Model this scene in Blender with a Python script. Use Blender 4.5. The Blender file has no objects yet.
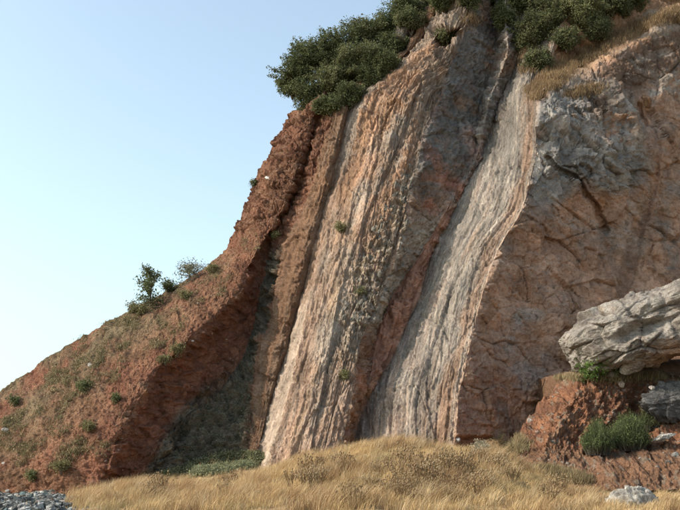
import bpy, math, random
import numpy as np
from mathutils import Vector, Matrix
random.seed(7); rng = np.random.default_rng(7)
R = math.radians
sc = bpy.context.scene
col = sc.collection

# ------------------------------------------------------------------ camera, light
F = 934.0; PITCH = R(12.5); CAM = np.array([0.0, 0.0, 1.6])
cam_d = bpy.data.cameras.new('camera'); cam = bpy.data.objects.new('camera', cam_d); col.objects.link(cam)
cam.location = CAM; cam.rotation_euler = (R(90) + PITCH, 0, 0)
cam_d.sensor_width = 36; cam_d.lens = F / 680 * 36; cam_d.clip_end = 9000; cam_d.clip_start = 0.1
sc.camera = cam
SUN_AZ = R(-98); SUN_EL = R(37)          # azimuth from +Y towards +X
sdir = Vector((math.sin(SUN_AZ) * math.cos(SUN_EL), math.cos(SUN_AZ) * math.cos(SUN_EL), math.sin(SUN_EL)))
w = bpy.data.worlds.new('World'); sc.world = w; w.use_nodes = True
wn = w.node_tree; bg = wn.nodes['Background']
sky = wn.nodes.new('ShaderNodeTexSky'); sky.sky_type = 'NISHITA'; sky.sun_disc = False
sky.sun_elevation = SUN_EL; sky.sun_rotation = SUN_AZ
sky.air_density = 1.0; sky.dust_density = 2.5; sky.ozone_density = 1.5; sky.altitude = 0
tint = wn.nodes.new('ShaderNodeVectorMath'); tint.operation = 'MULTIPLY'; tint.inputs[1].default_value = (0.97, 1.10, 1.0)
wn.links.new(sky.outputs[0], tint.inputs[0]); hs = wn.nodes.new('ShaderNodeHueSaturation'); hs.inputs['Saturation'].default_value = .74; wn.links.new(tint.outputs[0], hs.inputs['Color']); wn.links.new(hs.outputs[0], bg.inputs[0]); bg.inputs[1].default_value = 0.14
sl = bpy.data.lights.new('sun', 'SUN'); sl.energy = 2.5; sl.angle = R(0.5); sl.color = (1.0, 0.88, 0.74)
so = bpy.data.objects.new('sun', sl); col.objects.link(so); so.rotation_euler = sdir.to_track_quat('Z', 'Y').to_euler()
so.location = (-40, 0, 60)
sc.view_settings.view_transform = 'Standard'; sc.view_settings.look = 'None'
sc.view_settings.exposure = 1.05; sc.view_settings.gamma = 1.0; sc.view_settings.use_curve_mapping = False

# ------------------------------------------------------------------ helpers
SP, CP = math.sin(PITCH), math.cos(PITCH)
def P(px, py, Y):
    """world point seen in direction (px,py) of the 680x510 photograph at distance Y along world y"""
    cx = (np.asarray(px, float) - 340) / F; cy = (255 - np.asarray(py, float)) / F
    dy = CP - cy * SP; dz = SP + cy * CP
    k = np.asarray(Y, float) / dy
    return np.stack([cx * k, dy * k, CAM[2] + dz * k], -1)
def raydir(px, py):
    cx = (px - 340) / F; cy = (255 - py) / F
    return Vector((cx, CP - cy * SP, SP + cy * CP)).normalized()
def proj(p):
    p = np.asarray(p, float) - CAM
    d = p[..., 1] * CP + p[..., 2] * SP; u = -p[..., 1] * SP + p[..., 2] * CP
    return 340 + F * p[..., 0] / d, 255 - F * u / d

def hsh(*a, seed=0):
    h = np.full(a[0].shape, (seed * 2654435761 + 374761393) & 0xffffffff, np.uint32)
    for i, v in enumerate(a):
        h ^= (v.astype(np.int64) & 0xffffffff).astype(np.uint32) * np.uint32([2246822519, 3266489917, 668265263][i])
        h = (h << np.uint32(13)) | (h >> np.uint32(19)); h *= np.uint32(2654435761); h ^= h >> np.uint32(15)
    return h
def h01(h): return (h & np.uint32(0xffffff)).astype(np.float32) / np.float32(16777216)
def noise2(x, y, seed=0):
    xi = np.floor(x); yi = np.floor(y); fx = (x - xi).astype(np.float32); fy = (y - yi).astype(np.float32)
    xi = xi.astype(np.int64); yi = yi.astype(np.int64)
    u = fx * fx * fx * (fx * (fx * 6 - 15) + 10); v = fy * fy * fy * (fy * (fy * 6 - 15) + 10)
    def g(ix, iy, dx, dy):
        a = h01(hsh(ix, iy, seed=seed)) * 6.2831853
        return np.cos(a) * dx + np.sin(a) * dy
    n00 = g(xi, yi, fx, fy); n10 = g(xi + 1, yi, fx - 1, fy); n01 = g(xi, yi + 1, fx, fy - 1); n11 = g(xi + 1, yi + 1, fx - 1, fy - 1)
    a = n00 + (n10 - n00) * u; b = n01 + (n11 - n01) * u
    return (a + (b - a) * v) * 1.5
def fbm(x, y, oct=4, seed=0, gain=0.5, ridged=False):
    s = 0; a = 1.0; t = 0
    for o in range(oct):
        n = noise2(x, y, seed + o * 17)
        if ridged: n = 1 - 2 * np.abs(n) * 1.3
        s = s + a * n; t += a; a *= gain; x = x * 2.03 + 11.3; y = y * 2.03 + 5.7
    return s / t
def facets(x, y, seed=0, tilt=1.0, jit=0.9):
    """piecewise planar cells: returns value, border distance, cell id random"""
    xi = np.floor(x).astype(np.int64); yi = np.floor(y).astype(np.int64)
    f1 = np.full(x.shape, 9.0, np.float32); f2 = f1.copy(); val = np.zeros(x.shape, np.float32); idr = val.copy()
    for i in (-1, 0, 1):
        for j in (-1, 0, 1):
            cx = xi + i; cy = yi + j; h = hsh(cx, cy, seed=seed)
            r1 = h01(h); r2 = h01(h >> np.uint32(8)) ; h2 = h * np.uint32(2654435761); r3 = h01(h2); h3 = (h2 ^ (h2 >> np.uint32(11))) * np.uint32(2246822519)
            r4 = h01(h3); r5 = h01(h3 >> np.uint32(7))
            r2 = h01((h ^ (h >> np.uint32(9))) * np.uint32(3266489917))
            dx = (x - cx - 0.5 - (r1 - 0.5) * jit).astype(np.float32); dy = (y - cy - 0.5 - (r2 - 0.5) * jit).astype(np.float32)
            d = dx * dx + dy * dy
            m = d < f1
            f2 = np.where(m, f1, np.minimum(f2, d)); f1 = np.where(m, d, f1)
            val = np.where(m, (r3 - 0.5) + tilt * ((r4 - 0.5) * 2 * dx + (r5 - 0.5) * 2 * dy), val); idr = np.where(m, r5, idr)
    return val, np.sqrt(f2) - np.sqrt(f1), idr
def plates(q, t, per, ln, seed):
    """overlapping broken plates: sharp steps across the strata, offset breaks along them"""
    u = q / per + .6 * noise2(q / (per * 2.2), t / (ln * .8), seed) + 1.3 * noise2(q / (per * 3.6), t / (ln * 3.0), seed + 7); i = np.floor(u); fu = u - i
    v = t / ln + h01(hsh(i, i * 0, seed=seed + 1)) * 9 + .5 * noise2(q / per, t / (ln * .5), seed + 2) + .35 * fu; j = np.floor(v); fv = v - j
    h = hsh(i, j, seed=seed + 3); a = h01(h); b = h01((h ^ (h >> np.uint32(9))) * np.uint32(2246822519)); c = h01((h ^ (h >> np.uint32(5))) * np.uint32(3266489917))
    return (a - .5) + (b * 1.3 - .35) * (fu - .5) + (c - .5) * .8 * (fv - .5), a
def ss(a, b, x):
    t = np.clip((x - a) / (b - a), 0, 1); return t * t * (3 - 2 * t)
def blob(px, py, cx, cy, rx, ry, ang=0, soft=0.35):
    c, s = math.cos(R(ang)), math.sin(R(ang)); dx = px - cx; dy = py - cy
    d = np.sqrt(((dx * c + dy * s) / rx) ** 2 + ((-dx * s + dy * c) / ry) ** 2)
    return 1 - ss(1 - soft, 1 + soft, d)
def line_m(px, py, pts, wd):
    """soft mask round a polyline"""
    best = np.full(np.shape(px), 1e9)
    for (x0, y0), (x1, y1) in zip(pts[:-1], pts[1:]):
        L = (x1 - x0) ** 2 + (y1 - y0) ** 2
        t = np.clip(((px - x0) * (x1 - x0) + (py - y0) * (y1 - y0)) / L, 0, 1)
        best = np.minimum(best, np.hypot(px - x0 - t * (x1 - x0), py - y0 - t * (y1 - y0)))
    return 1 - ss(wd * 0.4, wd * 1.3, best)
def mix(a, b, m): return a + (b - a) * m[..., None]

def mesh_np(name, V, faces, mat=None, parent=None, colr=None, smooth=True, fcol=None):
    """faces: (n,k) int array. colr: per vertex rgb"""
    me = bpy.data.meshes.new(name)
    V = np.ascontiguousarray(V, np.float32).reshape(-1, 3); faces = np.ascontiguousarray(faces, np.int32)
    n, k = faces.shape
    me.vertices.add(len(V)); me.vertices.foreach_set('co', V.ravel())
    me.loops.add(n * k); me.loops.foreach_set('vertex_index', faces.ravel())
    me.polygons.add(n); me.polygons.foreach_set('loop_start', np.arange(0, n * k, k, dtype=np.int32))
    me.polygons.foreach_set('use_smooth', np.full(n, smooth))
    if colr is not None:
        ca = me.color_attributes.new('tint', 'FLOAT_COLOR', 'POINT')
        c4 = np.ones((len(V), 4), np.float32); c4[:, :3] = np.asarray(colr).reshape(-1, 3)
        ca.data.foreach_set('color', c4.ravel())
    me.update(calc_edges=True)
    if mat: me.materials.append(mat)
    o = bpy.data.objects.new(name, me); col.objects.link(o)
    if parent: o.parent = parent
    return o
def grid_faces(nr, nc, c0=0, c1=None, flip=False):
    c1 = nc - 1 if c1 is None else c1
    i, j = np.meshgrid(np.arange(nr - 1), np.arange(c0, c1), indexing='ij')
    a = (i * nc + j).ravel(); f = np.stack([a, a + nc, a + nc + 1, a + 1], -1)
    return f[:, ::-1] if flip else f
def tag(o, label=None, cat=None, group=None, kind=None):
    if label: o['label'] = label
    if cat: o['category'] = cat
    if group: o['group'] = group
    if kind: o['kind'] = kind
    return o
def empty(name, loc=(0, 0, 0)):
    o = bpy.data.objects.new(name, None); col.objects.link(o); o.location = loc; o.empty_display_size = 0.3; return o

# ------------------------------------------------------------------ materials
def rock_mat(name, vary=0.35, scales=(1.2, 6.0, 30.0), bump=0.5, dist=0.06, rough=0.95, stretch=(1, 1, 1)):
    m = bpy.data.materials.new(name); m.use_nodes = True; nt = m.node_tree; N = nt.nodes; L = nt.links
    b = N['Principled BSDF']; b.inputs['Roughness'].default_value = rough; b.inputs['Specular IOR Level'].default_value = 0.15
    at = N.new('ShaderNodeAttribute'); at.attribute_name = 'tint'
    tc = N.new('ShaderNodeTexCoord'); mp = N.new('ShaderNodeMapping'); L.new(tc.outputs['Object'], mp.inputs[0]); mp.vector_type = 'TEXTURE'; mp.inputs['Rotation'].default_value = (0, R(17), 0); mp.inputs['Scale'].default_value = stretch
    cur = at.outputs['Color']; hs = []
    for i, s in enumerate(scales):
        n = N.new('ShaderNodeTexNoise'); n.inputs['Scale'].default_value = s; n.inputs['Detail'].default_value = 5; n.inputs['Roughness'].default_value = 0.65
        L.new(mp.outputs[0], n.inputs['Vector'])
        mr = N.new('ShaderNodeMapRange'); mr.inputs['From Min'].default_value = 0.3; mr.inputs['From Max'].default_value = 0.7
        mr.inputs['To Min'].default_value = 1 - vary; mr.inputs['To Max'].default_value = 1 + vary
        L.new(n.outputs['Fac'], mr.inputs[0])
        mx = N.new('ShaderNodeVectorMath'); mx.operation = 'SCALE'; L.new(cur, mx.inputs[0]); L.new(mr.outputs[0], mx.inputs['Scale']); cur = mx.outputs[0]
        hs.append(n.outputs['Fac'])
    L.new(cur, b.inputs['Base Color'])
    bp = N.new('ShaderNodeBump'); bp.inputs['Strength'].default_value = bump; bp.inputs['Distance'].default_value = dist * 3
    L.new(hs[1], bp.inputs['Height'])
    b2 = N.new('ShaderNodeBump'); b2.inputs['Strength'].default_value = bump; b2.inputs['Distance'].default_value = dist
    L.new(hs[2], b2.inputs['Height']); L.new(bp.outputs[0], b2.inputs['Normal']); L.new(b2.outputs[0], b.inputs['Normal'])
    return m
def leaf_mat(name, trans=0.35, rough=0.6, spec=0.25):
    m = bpy.data.materials.new(name); m.use_nodes = True; nt = m.node_tree; N = nt.nodes; L = nt.links
    b = N['Principled BSDF']; b.inputs['Roughness'].default_value = rough; b.inputs['Specular IOR Level'].default_value = spec
    at = N.new('ShaderNodeAttribute'); at.attribute_name = 'tint'
    tr = N.new('ShaderNodeBsdfTranslucent'); ms = N.new('ShaderNodeMixShader'); ms.inputs[0].default_value = trans
    L.new(at.outputs['Color'], b.inputs['Base Color']); L.new(at.outputs['Color'], tr.inputs[0])
    L.new(b.outputs[0], ms.inputs[1]); L.new(tr.outputs[0], ms.inputs[2]); L.new(ms.outputs[0], N['Material Output'].inputs[0])
    return m
M_slab = rock_mat('slab_limestone', 0.30, (1.0, 4.5, 14.0), 0.85, 0.08, stretch=(.7, .9, 3.2))
M_face = rock_mat('stained_rock', 0.28, (0.35, 2.5, 13.0), 0.8, 0.06)
M_soil = rock_mat('red_soil', 0.26, (0.8, 5.0, 16.0), 1.0, 0.12)
M_ground = rock_mat('dry_earth', 0.25, (0.5, 4.0, 20.0), 0.7, 0.05)
M_boulder = rock_mat('grey_limestone', 0.30, (1.2, 6.0, 22.0), 1.0, 0.06)
M_leaf = leaf_mat('leaves', .35, .75, .1); M_grass = leaf_mat('dry_grass', 0.3, 0.7, 0.15)
M_wood = rock_mat('bark', 0.2, (4.0, 20.0, 60.0), 0.6, 0.01)

# ------------------------------------------------------------------ cliff: lofted between break lines
PY = np.array([-130, -80, 0, 50, 100, 150, 200, 250, 300, 350, 400, 450, 500], float)
# each: px at each row, world distance Y at each row
BL = [
 ('sky', [560, 480, 412, 383, 303, 270, 247, 224, 150, 60, -15, -110, -220], [100, 83, 80, 78.5, 77, 76, 75, 74, 70.5, 68.5, 67, 66, 65]),
 ('B1', [570, 492, 424, 393, 322, 305, 288, 259, 232, 180, 137, 114, 100], [98, 81.5, 77.5, 75.5, 73.6, 71.7, 70.1, 68.4, 65.2, 61.8, 59.3, 57.5, 57]),
 ('B2', [576, 500, 430, 399, 332, 314, 298, 268, 259, 247, 213, 172, 130], [99, 82, 78.0, 75.9, 73.7, 71.8, 70.4, 69.9, 68.9, 67.0, 64.3, 60.9, 58.5]),
 ('B3', [580, 506, 436, 405, 340, 324, 310, 281, 274, 259, 254, 250, 240], [99, 82, 78.0, 75.8, 73.6, 71.7, 70.1, 69.0, 68.0, 66.3, 64.6, 62.9, 61.8]),
 ('B4', [584, 512, 442, 411, 352, 340, 326, 313, 300, 287, 272, 258, 246], [98, 81, 77.3, 75.2, 72.9, 70.9, 69.1, 67.4, 66.4, 65.3, 63.8, 62, 61]),
 ('B5', [588, 518, 447, 418, 366, 353, 338, 325, 310, 300, 288, 274, 260], [97, 80, 76.6, 74.6, 72.2, 70.2, 68.2, 66.3, 64.6, 62.9, 61.1, 59.6, 58.6]),
 ('B6', [600, 545, 476, 455, 437, 420, 408, 398, 379, 360, 352, 342, 336], [95, 79, 74.5, 72.5, 70.5, 68.5, 66.5, 64.8, 63.2, 61.5, 60, 58.5, 57.5]),
 ('B7', [606, 560, 493, 497, 481, 475, 450, 423, 390, 371, 360, 346, 340], [97, 81.5, 78, 76, 74.0, 71.8, 69.4, 67.2, 65.6, 63.8, 62.0, 60.3, 59.4]),
 ('B7b', [610, 568, 506, 508, 490, 479, 454, 429, 404, 384, 364, 349, 343], [96, 79.5, 75.2, 73.2, 72, 71.2, 69.4, 67.3, 65.3, 63.6, 62.1, 60.6, 59.4]),
 ('B8', [616, 580, 520, 519, 500, 483, 459, 434, 418, 396, 368, 353, 347], [97, 80.5, 76.5, 74.8, 73.2, 71.6, 69.9, 68, 66.2, 64.2, 62.5, 60.8, 59.5]),
 ('B9', [660, 620, 575, 552, 538, 535, 525, 499, 481, 469, 459, 455, 452], [92, 76, 72, 69.8, 67.6, 65.6, 64, 62.6, 61.2, 59.9, 58.5, 57, 56]),
 ('B10', [720, 690, 640, 612, 600, 596, 592, 585, 578, 572, 566, 562, 560], [94, 78, 74, 71.3, 69.5, 68.2, 67.2, 66.4, 65.6, 64.8, 64, 63.2, 62.5]),
 ('B11', [800, 760, 720, 705, 700, 700, 700, 700, 700, 700, 700, 700, 700], [98, 81, 76, 74, 73, 72.4, 71.8, 71.2, 70.6, 70, 69.5, 69, 68.8]),
 ('B12', [1000, 980, 960, 950, 950, 950, 950, 950, 950, 950, 950, 950, 950], [104, 88, 84, 82, 81, 80, 79.5, 79, 78.5, 78, 77.5, 77, 76.5]),
]
CNT = [210, 78, 26, 30, 20, 118, 62, 14, 16, 118, 124, 118, 60]
def pchip(x, xp, yp):
    xp = np.asarray(xp, float); yp = np.asarray(yp, float); h = np.diff(xp); d = np.diff(yp) / h
    m = np.zeros_like(yp); m[0] = d[0]; m[-1] = d[-1]
    for i in range(1, len(yp) - 1):
        m[i] = 0 if d[i - 1] * d[i] <= 0 else (h[i-1] + h[i]) * 3 / ((2*h[i] + h[i-1]) / d[i-1] + (h[i] + 2*h[i-1]) / d[i])
    i = np.clip(np.searchsorted(xp, x) - 1, 0, len(xp) - 2); t = (x - xp[i]) / h[i]
    return (2*t**3-3*t**2+1)*yp[i] + (t**3-2*t**2+t)*h[i]*m[i] + (-2*t**3+3*t**2)*yp[i+1] + (t**3-t**2)*h[i]*m[i+1]
NR = 760
rows = np.concatenate([np.linspace(-130, -60, 30)[:-1], np.linspace(-60, 500, NR - 29)])
bpx = np.array([pchip(rows, PY, b[1]) for b in BL]); bY = np.array([pchip(rows, PY, b[2]) for b in BL])
bpx0 = bpx.copy()
# individual wobble of every break line
for k in range(len(BL)):
    rr = rows[None, :] if False else rows
    bpx[k] += (2.2 if k == 1 else 1.0) * fbm(rr / 11.0, np.full_like(rr, k * 5.1), 3, seed=150 + k, gain=.7)
    bpx[k] += 2.6 * fbm(rr / 38.0, np.full_like(rr, k * 7.3), 4, seed=50 + k) * (1.6 if k in (0, 6, 7) else 1)
    bY[k] += 0.5 * fbm(rr / 60.0, np.full_like(rr, k * 3.1), 3, seed=90 + k)
cols_px = []; cols_Y = []; seg = []; frac = []
for k in range(len(BL) - 1):
    n = CNT[k]; t = np.arange(n) / n
    if k == len(BL) - 2: t = np.linspace(0, 1, n)
    cols_px.append(bpx[k][:, None] * (1 - t) + bpx[k + 1][:, None] * t)
    # a little bow so that segments are not perfectly flat
    bow = {3: -.9, 0: -1.2, 1: 1.0, 5: -0.8, 9: -0.5, 10: 0.3}.get(k, 0) * np.sin(math.pi * t)[None, :]
    cols_Y.append(bY[k][:, None] * (1 - t) + bY[k + 1][:, None] * t + bow)
    seg.append(np.full(n, k)); frac.append(t)
GX = np.concatenate(cols_px, 1); GY = np.concatenate(cols_Y, 1); seg = np.concatenate(seg); frac = np.concatenate(frac)
NC = GX.shape[1]; NR = len(rows)
PYg = np.repeat(rows[:, None], NC, 1)
# --- larger forms by place on the wall (px,py of the base surface)
wx = GX + 9 * fbm(GX / 60, PYg / 60, 3, seed=3); wy = PYg + 9 * fbm(GX / 60 + 40, PYg / 60, 3, seed=4)
# grey buttress high on the right, with a diagonal crack under it
GY += -1.1 * blob(wx, wy, 592, 128, 62, 50, 25, 0.5)
GY += -0.5 * blob(wx, wy, 560, 185, 30, 36, 20, 0.6)
GY += 0.7 * line_m(wx, wy, [(552, 158), (572, 178), (600, 218), (606, 232)], 4)
GY += 0.6 * line_m(wx, wy, [(640, 105), (655, 150), (648, 200), (632, 260), (620, 300)], 6)
GY += -0.5 * blob(wx, wy, 628, 175, 30, 48, 20, 0.3)
# sloping ledge carrying dry grass
led = line_m(wx, wy, [(535, 92), (560, 72), (600, 50), (640, 30), (700, 5)], 13)
# ledge: surface above steps back
cr = (GX - 535) * (95 / 165.0); ledgey = 100 - cr            # ledge line py at px
above = ss(0, 22, ledgey - PYg + 4 * noise2(GX / 20, PYg / 20, 5)) * ss(520, 545, GX) * (1 - ss(-90, -60, -PYg) * 0)
GY += 2.6 * above
# brown alcoves on the face
GY += 0.9 * blob(wx, wy, 640, 240, 36, 60, 0, 0.5) + 0.5 * blob(wx, wy, 545, 300, 36, 70, 10, 0.6)
# overhanging dark notch on the top left of the outcrop
GY += 2.0 * blob(wx, wy, 448, 38, 12, 10, -20, 0.4)
# vertical runnel between the scarp and the brown buttress
GY += 0.3 * line_m(wx, wy, [(300, 190), (285, 240), (270, 300)], 9)
def blur_cols(A, r):
    c = np.cumsum(np.pad(A, ((0, 0), (r + 1, r)), mode='edge'), axis=1)
    return (c[:, 2 * r + 1:] - c[:, :-2 * r - 1]) / (2 * r + 1)
mb = ((seg <= 3) & ~((seg == 3) & (frac > .6))).astype(float)[None, :]
mb = blur_cols(mb, 6); GYb = blur_cols(blur_cols(GY, 11), 11); GY = GY + (GYb - GY) * mb
V = P(GX, PYg, GY)

def smoothn(A, r):
    for ax in (0, 1):
        pad = [(0, 0)] * 3; pad[ax] = (r + 1, r)
        c = np.cumsum(np.pad(A, pad, mode='edge'), axis=ax)
        A = (np.take(c, range(2 * r + 1, c.shape[ax]), ax) - np.take(c, range(0, c.shape[ax] - 2 * r - 1), ax)) / (2 * r + 1)
    return A
def gnormals(V):
    du = np.gradient(V, axis=1); dv = np.gradient(V, axis=0)
    n = np.cross(du, dv); n /= np.linalg.norm(n, axis=-1, keepdims=True) + 1e-9
    s = np.sign((n * (CAM - V)).sum(-1, keepdims=True)); s[s == 0] = 1
    return n
Nn = gnormals(V); 
if (Nn[..., 1].mean()) > 0: Nn = -Nn
Nn = smoothn(Nn, 7); Nn /= np.linalg.norm(Nn, axis=-1, keepdims=True) + 1e-9

# --- fracture displacement
i26 = int(np.argmin(abs(rows - 260)))
S = np.stack([np.interp(GX[i], np.maximum.accumulate(bpx0[:, i]) + np.arange(len(BL)) * 1e-3, bpx0[:, i26]) for i in range(NR)]) * 0.068
for k_, bl_ in ((9, 10), (8, 10), (7, 10), (4, 4), (5, 4)):
    mcol = seg == k_; S[:, mcol] = (GX[:, mcol] - bpx0[bl_][:, None] + bpx0[bl_][i26]) * .069
# slabs: strata run parallel to the sharp edge of each slab
S = S + 0.015 * fbm(S / .8, V[..., 2] / 2.5, 2, seed=19)       # metres across, following the lean of the strata
T = V[..., 2]; X = V[..., 0]
Sw = S + 0.10 * fbm(S / 3, T / 9, 3, seed=11); Tw = T + 0.5 * fbm(S / 3 + 9, T / 4, 3, seed=12)
def segmask(ks, soft=0.25):
    m = np.zeros(NC)
    for k in ks:
        m[seg == k] = 1
    kk = np.ones(9) / 9
    return np.convolve(m, kk, 'same')[None, :] * np.ones((NR, 1))
mSlab = segmask([4, 5, 9]); mGul = segmask([6, 7, 8]); mFace = segmask([10, 11, 12]); mSoil = segmask([0, 1, 2]); mBut = segmask([3])
upred = mSoil * (1 - ss(215, 260, PYg)) ; soil = mSoil - upred
f1, e1, i1 = facets(Sw / 1.5, Tw / 5.5, 21, 0.9); f2, e2, i2 = facets(Sw / 0.55, Tw / 1.7, 22, 0.9); f3, e3, i3 = facets(Sw / 0.22, Tw / 0.55, 23, 0.9)
g1, d1, j1 = facets(X / 3.4 + T / 9, T / 3.0, 24, 1.1); g2, d2, j2 = facets(X / 1.1, T / 1.0 + X / 3, 25, 1.0); g3, d3, j3 = facets(X / 0.42, T / 0.4, 26, 1.0)
st1 = fbm(Sw / 1.3, Tw / 16, 5, seed=31, gain=0.62, ridged=True)
st2 = fbm(Sw / 0.35, Tw / 5.0, 4, seed=32, gain=0.6)
iso = fbm(X / 2.6, T / 2.6, 7, seed=33, gain=0.55)
isof = fbm(X / 0.5, T / 0.5, 4, seed=34, gain=0.6)
big = fbm(X / 8, T / 8, 3, seed=35)
D = np.zeros_like(S)
blocky = blob(wx, wy, 394, 258, 32, 105, 25, 0.4)         # column of broken grey blocks beside the gully
topout = blob(wx, wy, 455, 90, 36, 75, 22, 0.35)
st3 = fbm(Sw / 0.28, Tw / 7.0, 4, seed=36, gain=0.7, ridged=True)
f4, e4, i4 = facets(Sw / 0.16 + st2, Tw / 0.75, 27, 1.0)
rough = fbm(X / 0.35, T / 0.35, 4, seed=38, gain=0.75)
g4, d4, j4 = facets(X / 0.2 + iso, T / 0.2 + isof, 28, 1.0)
Sp = Sw + .05 * iso
p1, r1_ = plates(Sp, Tw, 1.7, 9.0, 201); p2, r2_ = plates(Sp, Tw, .62, 3.6, 202); p3, r3_ = plates(Sp, Tw, .24, 1.5, 203); p4, r4_ = plates(Sp, Tw, .11, .6, 204)
fl1, e5, i5_ = facets(Sp / .30, Tw / .62, 231, 1.2); fl2, e6, i6 = facets(Sp / .14, Tw / .30, 232, 1.2)
patch = ss(-.15, .25, fbm(S / 2.2, T / 5, 4, seed=233))
grv = ss(.80, 1.0, fbm(Sp / 2.2, Tw / 22, 3, seed=251, ridged=True, gain=.4)) * ss(-.2, .2, fbm(S / 4, T / 6, 2, seed=252))
pt2 = .35 + 1.1 * ss(-.2, .25, fbm(S / 1.4 + 5, T / 3, 4, seed=254))
p0, r0_ = plates(Sp, Tw, 2.7, 34.0, 205); p00, r00_ = plates(Sp, Tw, 1.15, 13.0, 206)
D += mSlab * (0.02 * st1 + 0.10 * p1 + 0.09 * p2 + 0.06 * p3 * pt2 + 0.05 * p4 * pt2 + 0.10 * st2 + (0.04 * fl1 + 0.05 * fl2) * (.4 + .6 * patch) + 0.24 * p0 + 0.15 * p00 + 0.03 * st3 + 0.20 * fbm(S / 2.5, T / 4, 4, seed=253) + 0.09 * rough + .09 * isof - .25 * grv)
D += mSlab * blocky * (0.30 * g2 + 0.22 * g3 + 0.10 * g4 + 0.15 * iso)
D += mGul * (0.25 * g1 + 0.25 * f2 + 0.14 * g3 + 0.06 * g4 + 0.35 * iso + 0.2 * st1 + 0.1 * st3 + 0.12 * rough + .06 * fl1)
D += mFace * (0.40 * g1 + 0.16 * g2 + 0.06 * g3 + 0.03 * g4 + 0.50 * iso + 0.08 * isof + 0.07 * rough + 0.02 * fl2 + 0.6 * big)
D += upred * (0.28 * g1 + 0.28 * g2 + 0.2 * g3 + 0.1 * g4 + 0.3 * iso + 0.14 * rough)
rill = fbm((X * 0.75 + T * 0.5) / 1.1, (T * 0.8 - X * 0.5) / 5.0, 5, seed=37, gain=0.6)
D += soil * (0.24 * rill + 0.22 * iso + 0.10 * isof + 0.08 * g3 + 0.05 * g4 + 0.4 * big + 0.08 * g2 + 0.13 * rough + 0.04 * fl2)
screeD = np.clip((seg == 2)[None, :] * ss(235, 260, PYg) + (seg == 1)[None, :] * ss(.60, .80, frac[None, :]) * ss(350, 420, PYg), 0, 1)
D += screeD * (.30 * g2 + .22 * g3 + .12 * g4 + .3 * iso)
D += (seg == 1)[None, :] * soil * (.22 * g2 + .12 * g3 + .25 * iso)
D += mBut * (0.25 * g1 + 0.35 * iso + 0.3 * st1 + 0.12 * g2 + 0.08 * g3 + 0.1 * st3 + 0.10 * rough + .05 * fl1)
upper = (1 - ss(60, 230, PYg)) * (seg == 5)[None, :] * mSlab
D += upper * (0.30 * st1 + 0.15 * p1 + .10 * p2 + .2 * iso)
D += upper * (0.3 * g1 + 0.25 * g2 + 0.12 * g3)
outc = np.maximum(blob(wx, wy, 585, 130, 58, 54, 25, .25), blob(wx, wy, 612, 165, 36, 30, -10, .3))
D *= 1 - .0 * mFace
D += mFace * outc * (.35 * g1 + .25 * g2 + .10 * g3)
crack = ss(0.05, 0.0, e1) * 0.12 * mSlab + (ss(0.05, 0.0, d1) * 0.22 * ss(-.1, .2, iso) + ss(.07, 0, d2) * 0.08) * (mFace + mGul + upred)
D -= crack
Vc = V + Nn * D[..., None]
# long narrow plates standing proud on the slabs
# --- rock and soil colours, with light and shade painted in at places
C = np.zeros(V.shape)
def c3(*a): return np.array(a, float)
n1 = fbm(X / 3.0, T / 3.0, 5, seed=41, gain=0.6); n2 = fbm(X / 1.0, T / 1.0, 4, seed=42, gain=0.6)
sA = fbm(Sw / 0.9, Tw / 12, 5, seed=43, gain=0.65); sB = fbm(Sw / 0.35, Tw / 5, 4, seed=44, gain=0.65); sC = fbm(Sw / 2.5, Tw / 14, 3, seed=45)
GREY = c3(.265, .235, .205); PALE = c3(.43, .365, .305); PINK = c3(.30, .20, .148); ORNG = c3(.33, .165, .085); RED = c3(.258, .116, .073)
DGREY = c3(.135, .128, .12); TAN = c3(.30, .21, .135); BROWN = c3(.185, .118, .082); BLUE = c3(.205, .192, .178)
slab = GREY + 0 * C
slab = mix(slab, PINK * 1.04, ss(-.35, .2, sC + 0.5 * n1 + ss(200, 420, PYg) * 0.25))
slab = mix(slab, TAN, ss(.05, .4, sA) * .7); slab = mix(slab, PALE, ss(.15, .45, sB) * .45)
slab = mix(slab, DGREY * 1.2, ss(.15, .45, -sA) * .5)
up1 = (1 - ss(150, 260, PYg)) * (seg == 5)[None, :] + (1 - ss(200, 330, PYg)) * (seg == 5)[None, :] * 0.3
slab = mix(slab, ORNG, np.clip(up1, 0, 1) * ss(-.45, .25, n1 + .5 * sA) * .6)
slab = mix(slab, ORNG, line_m(wx, wy, [(468, 32), (448, 70), (425, 115), (405, 160), (385, 210), (370, 260)], 9) * ss(-.3, .2, n2) * .85)
slab = mix(slab, c3(.285, .25, .195), blocky * ss(-.3, .15, n2) * .85)
slab = mix(slab, PALE * 1.3, np.clip(((seg == 4)[None, :] * ss(280, 330, PYg)), 0, 1) * .8)  # sunlit left edge strip of the slab, its brightness painted as paler rock
slab = mix(slab, ORNG * 1.05, (seg == 9)[None, :] * ss(.86, .99, frac)[None, :] * ss(-.2, .3, n1 + .3) * .7)
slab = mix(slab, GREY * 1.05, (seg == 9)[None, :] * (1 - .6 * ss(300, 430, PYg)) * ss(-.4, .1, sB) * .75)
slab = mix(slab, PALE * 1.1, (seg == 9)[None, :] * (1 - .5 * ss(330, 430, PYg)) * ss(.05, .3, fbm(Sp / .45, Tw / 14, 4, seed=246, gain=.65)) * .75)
slab = mix(slab, DGREY, (seg == 9)[None, :] * ss(.12, .35, fbm(Sp / .5 + 7, Tw / 10, 4, seed=247, gain=.65)) * .6)
slab = mix(slab, GREY * .6, topout * ss(-.2, .2, n1 + .2) * .9 * (frac > .5)[None, :])
topgrey = (1 - ss(-9, 9, PYg - (80 - .62 * (GX - 385)) + 22 * n1)); slab = mix(slab, GREY * .85, topgrey * .85)
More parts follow.
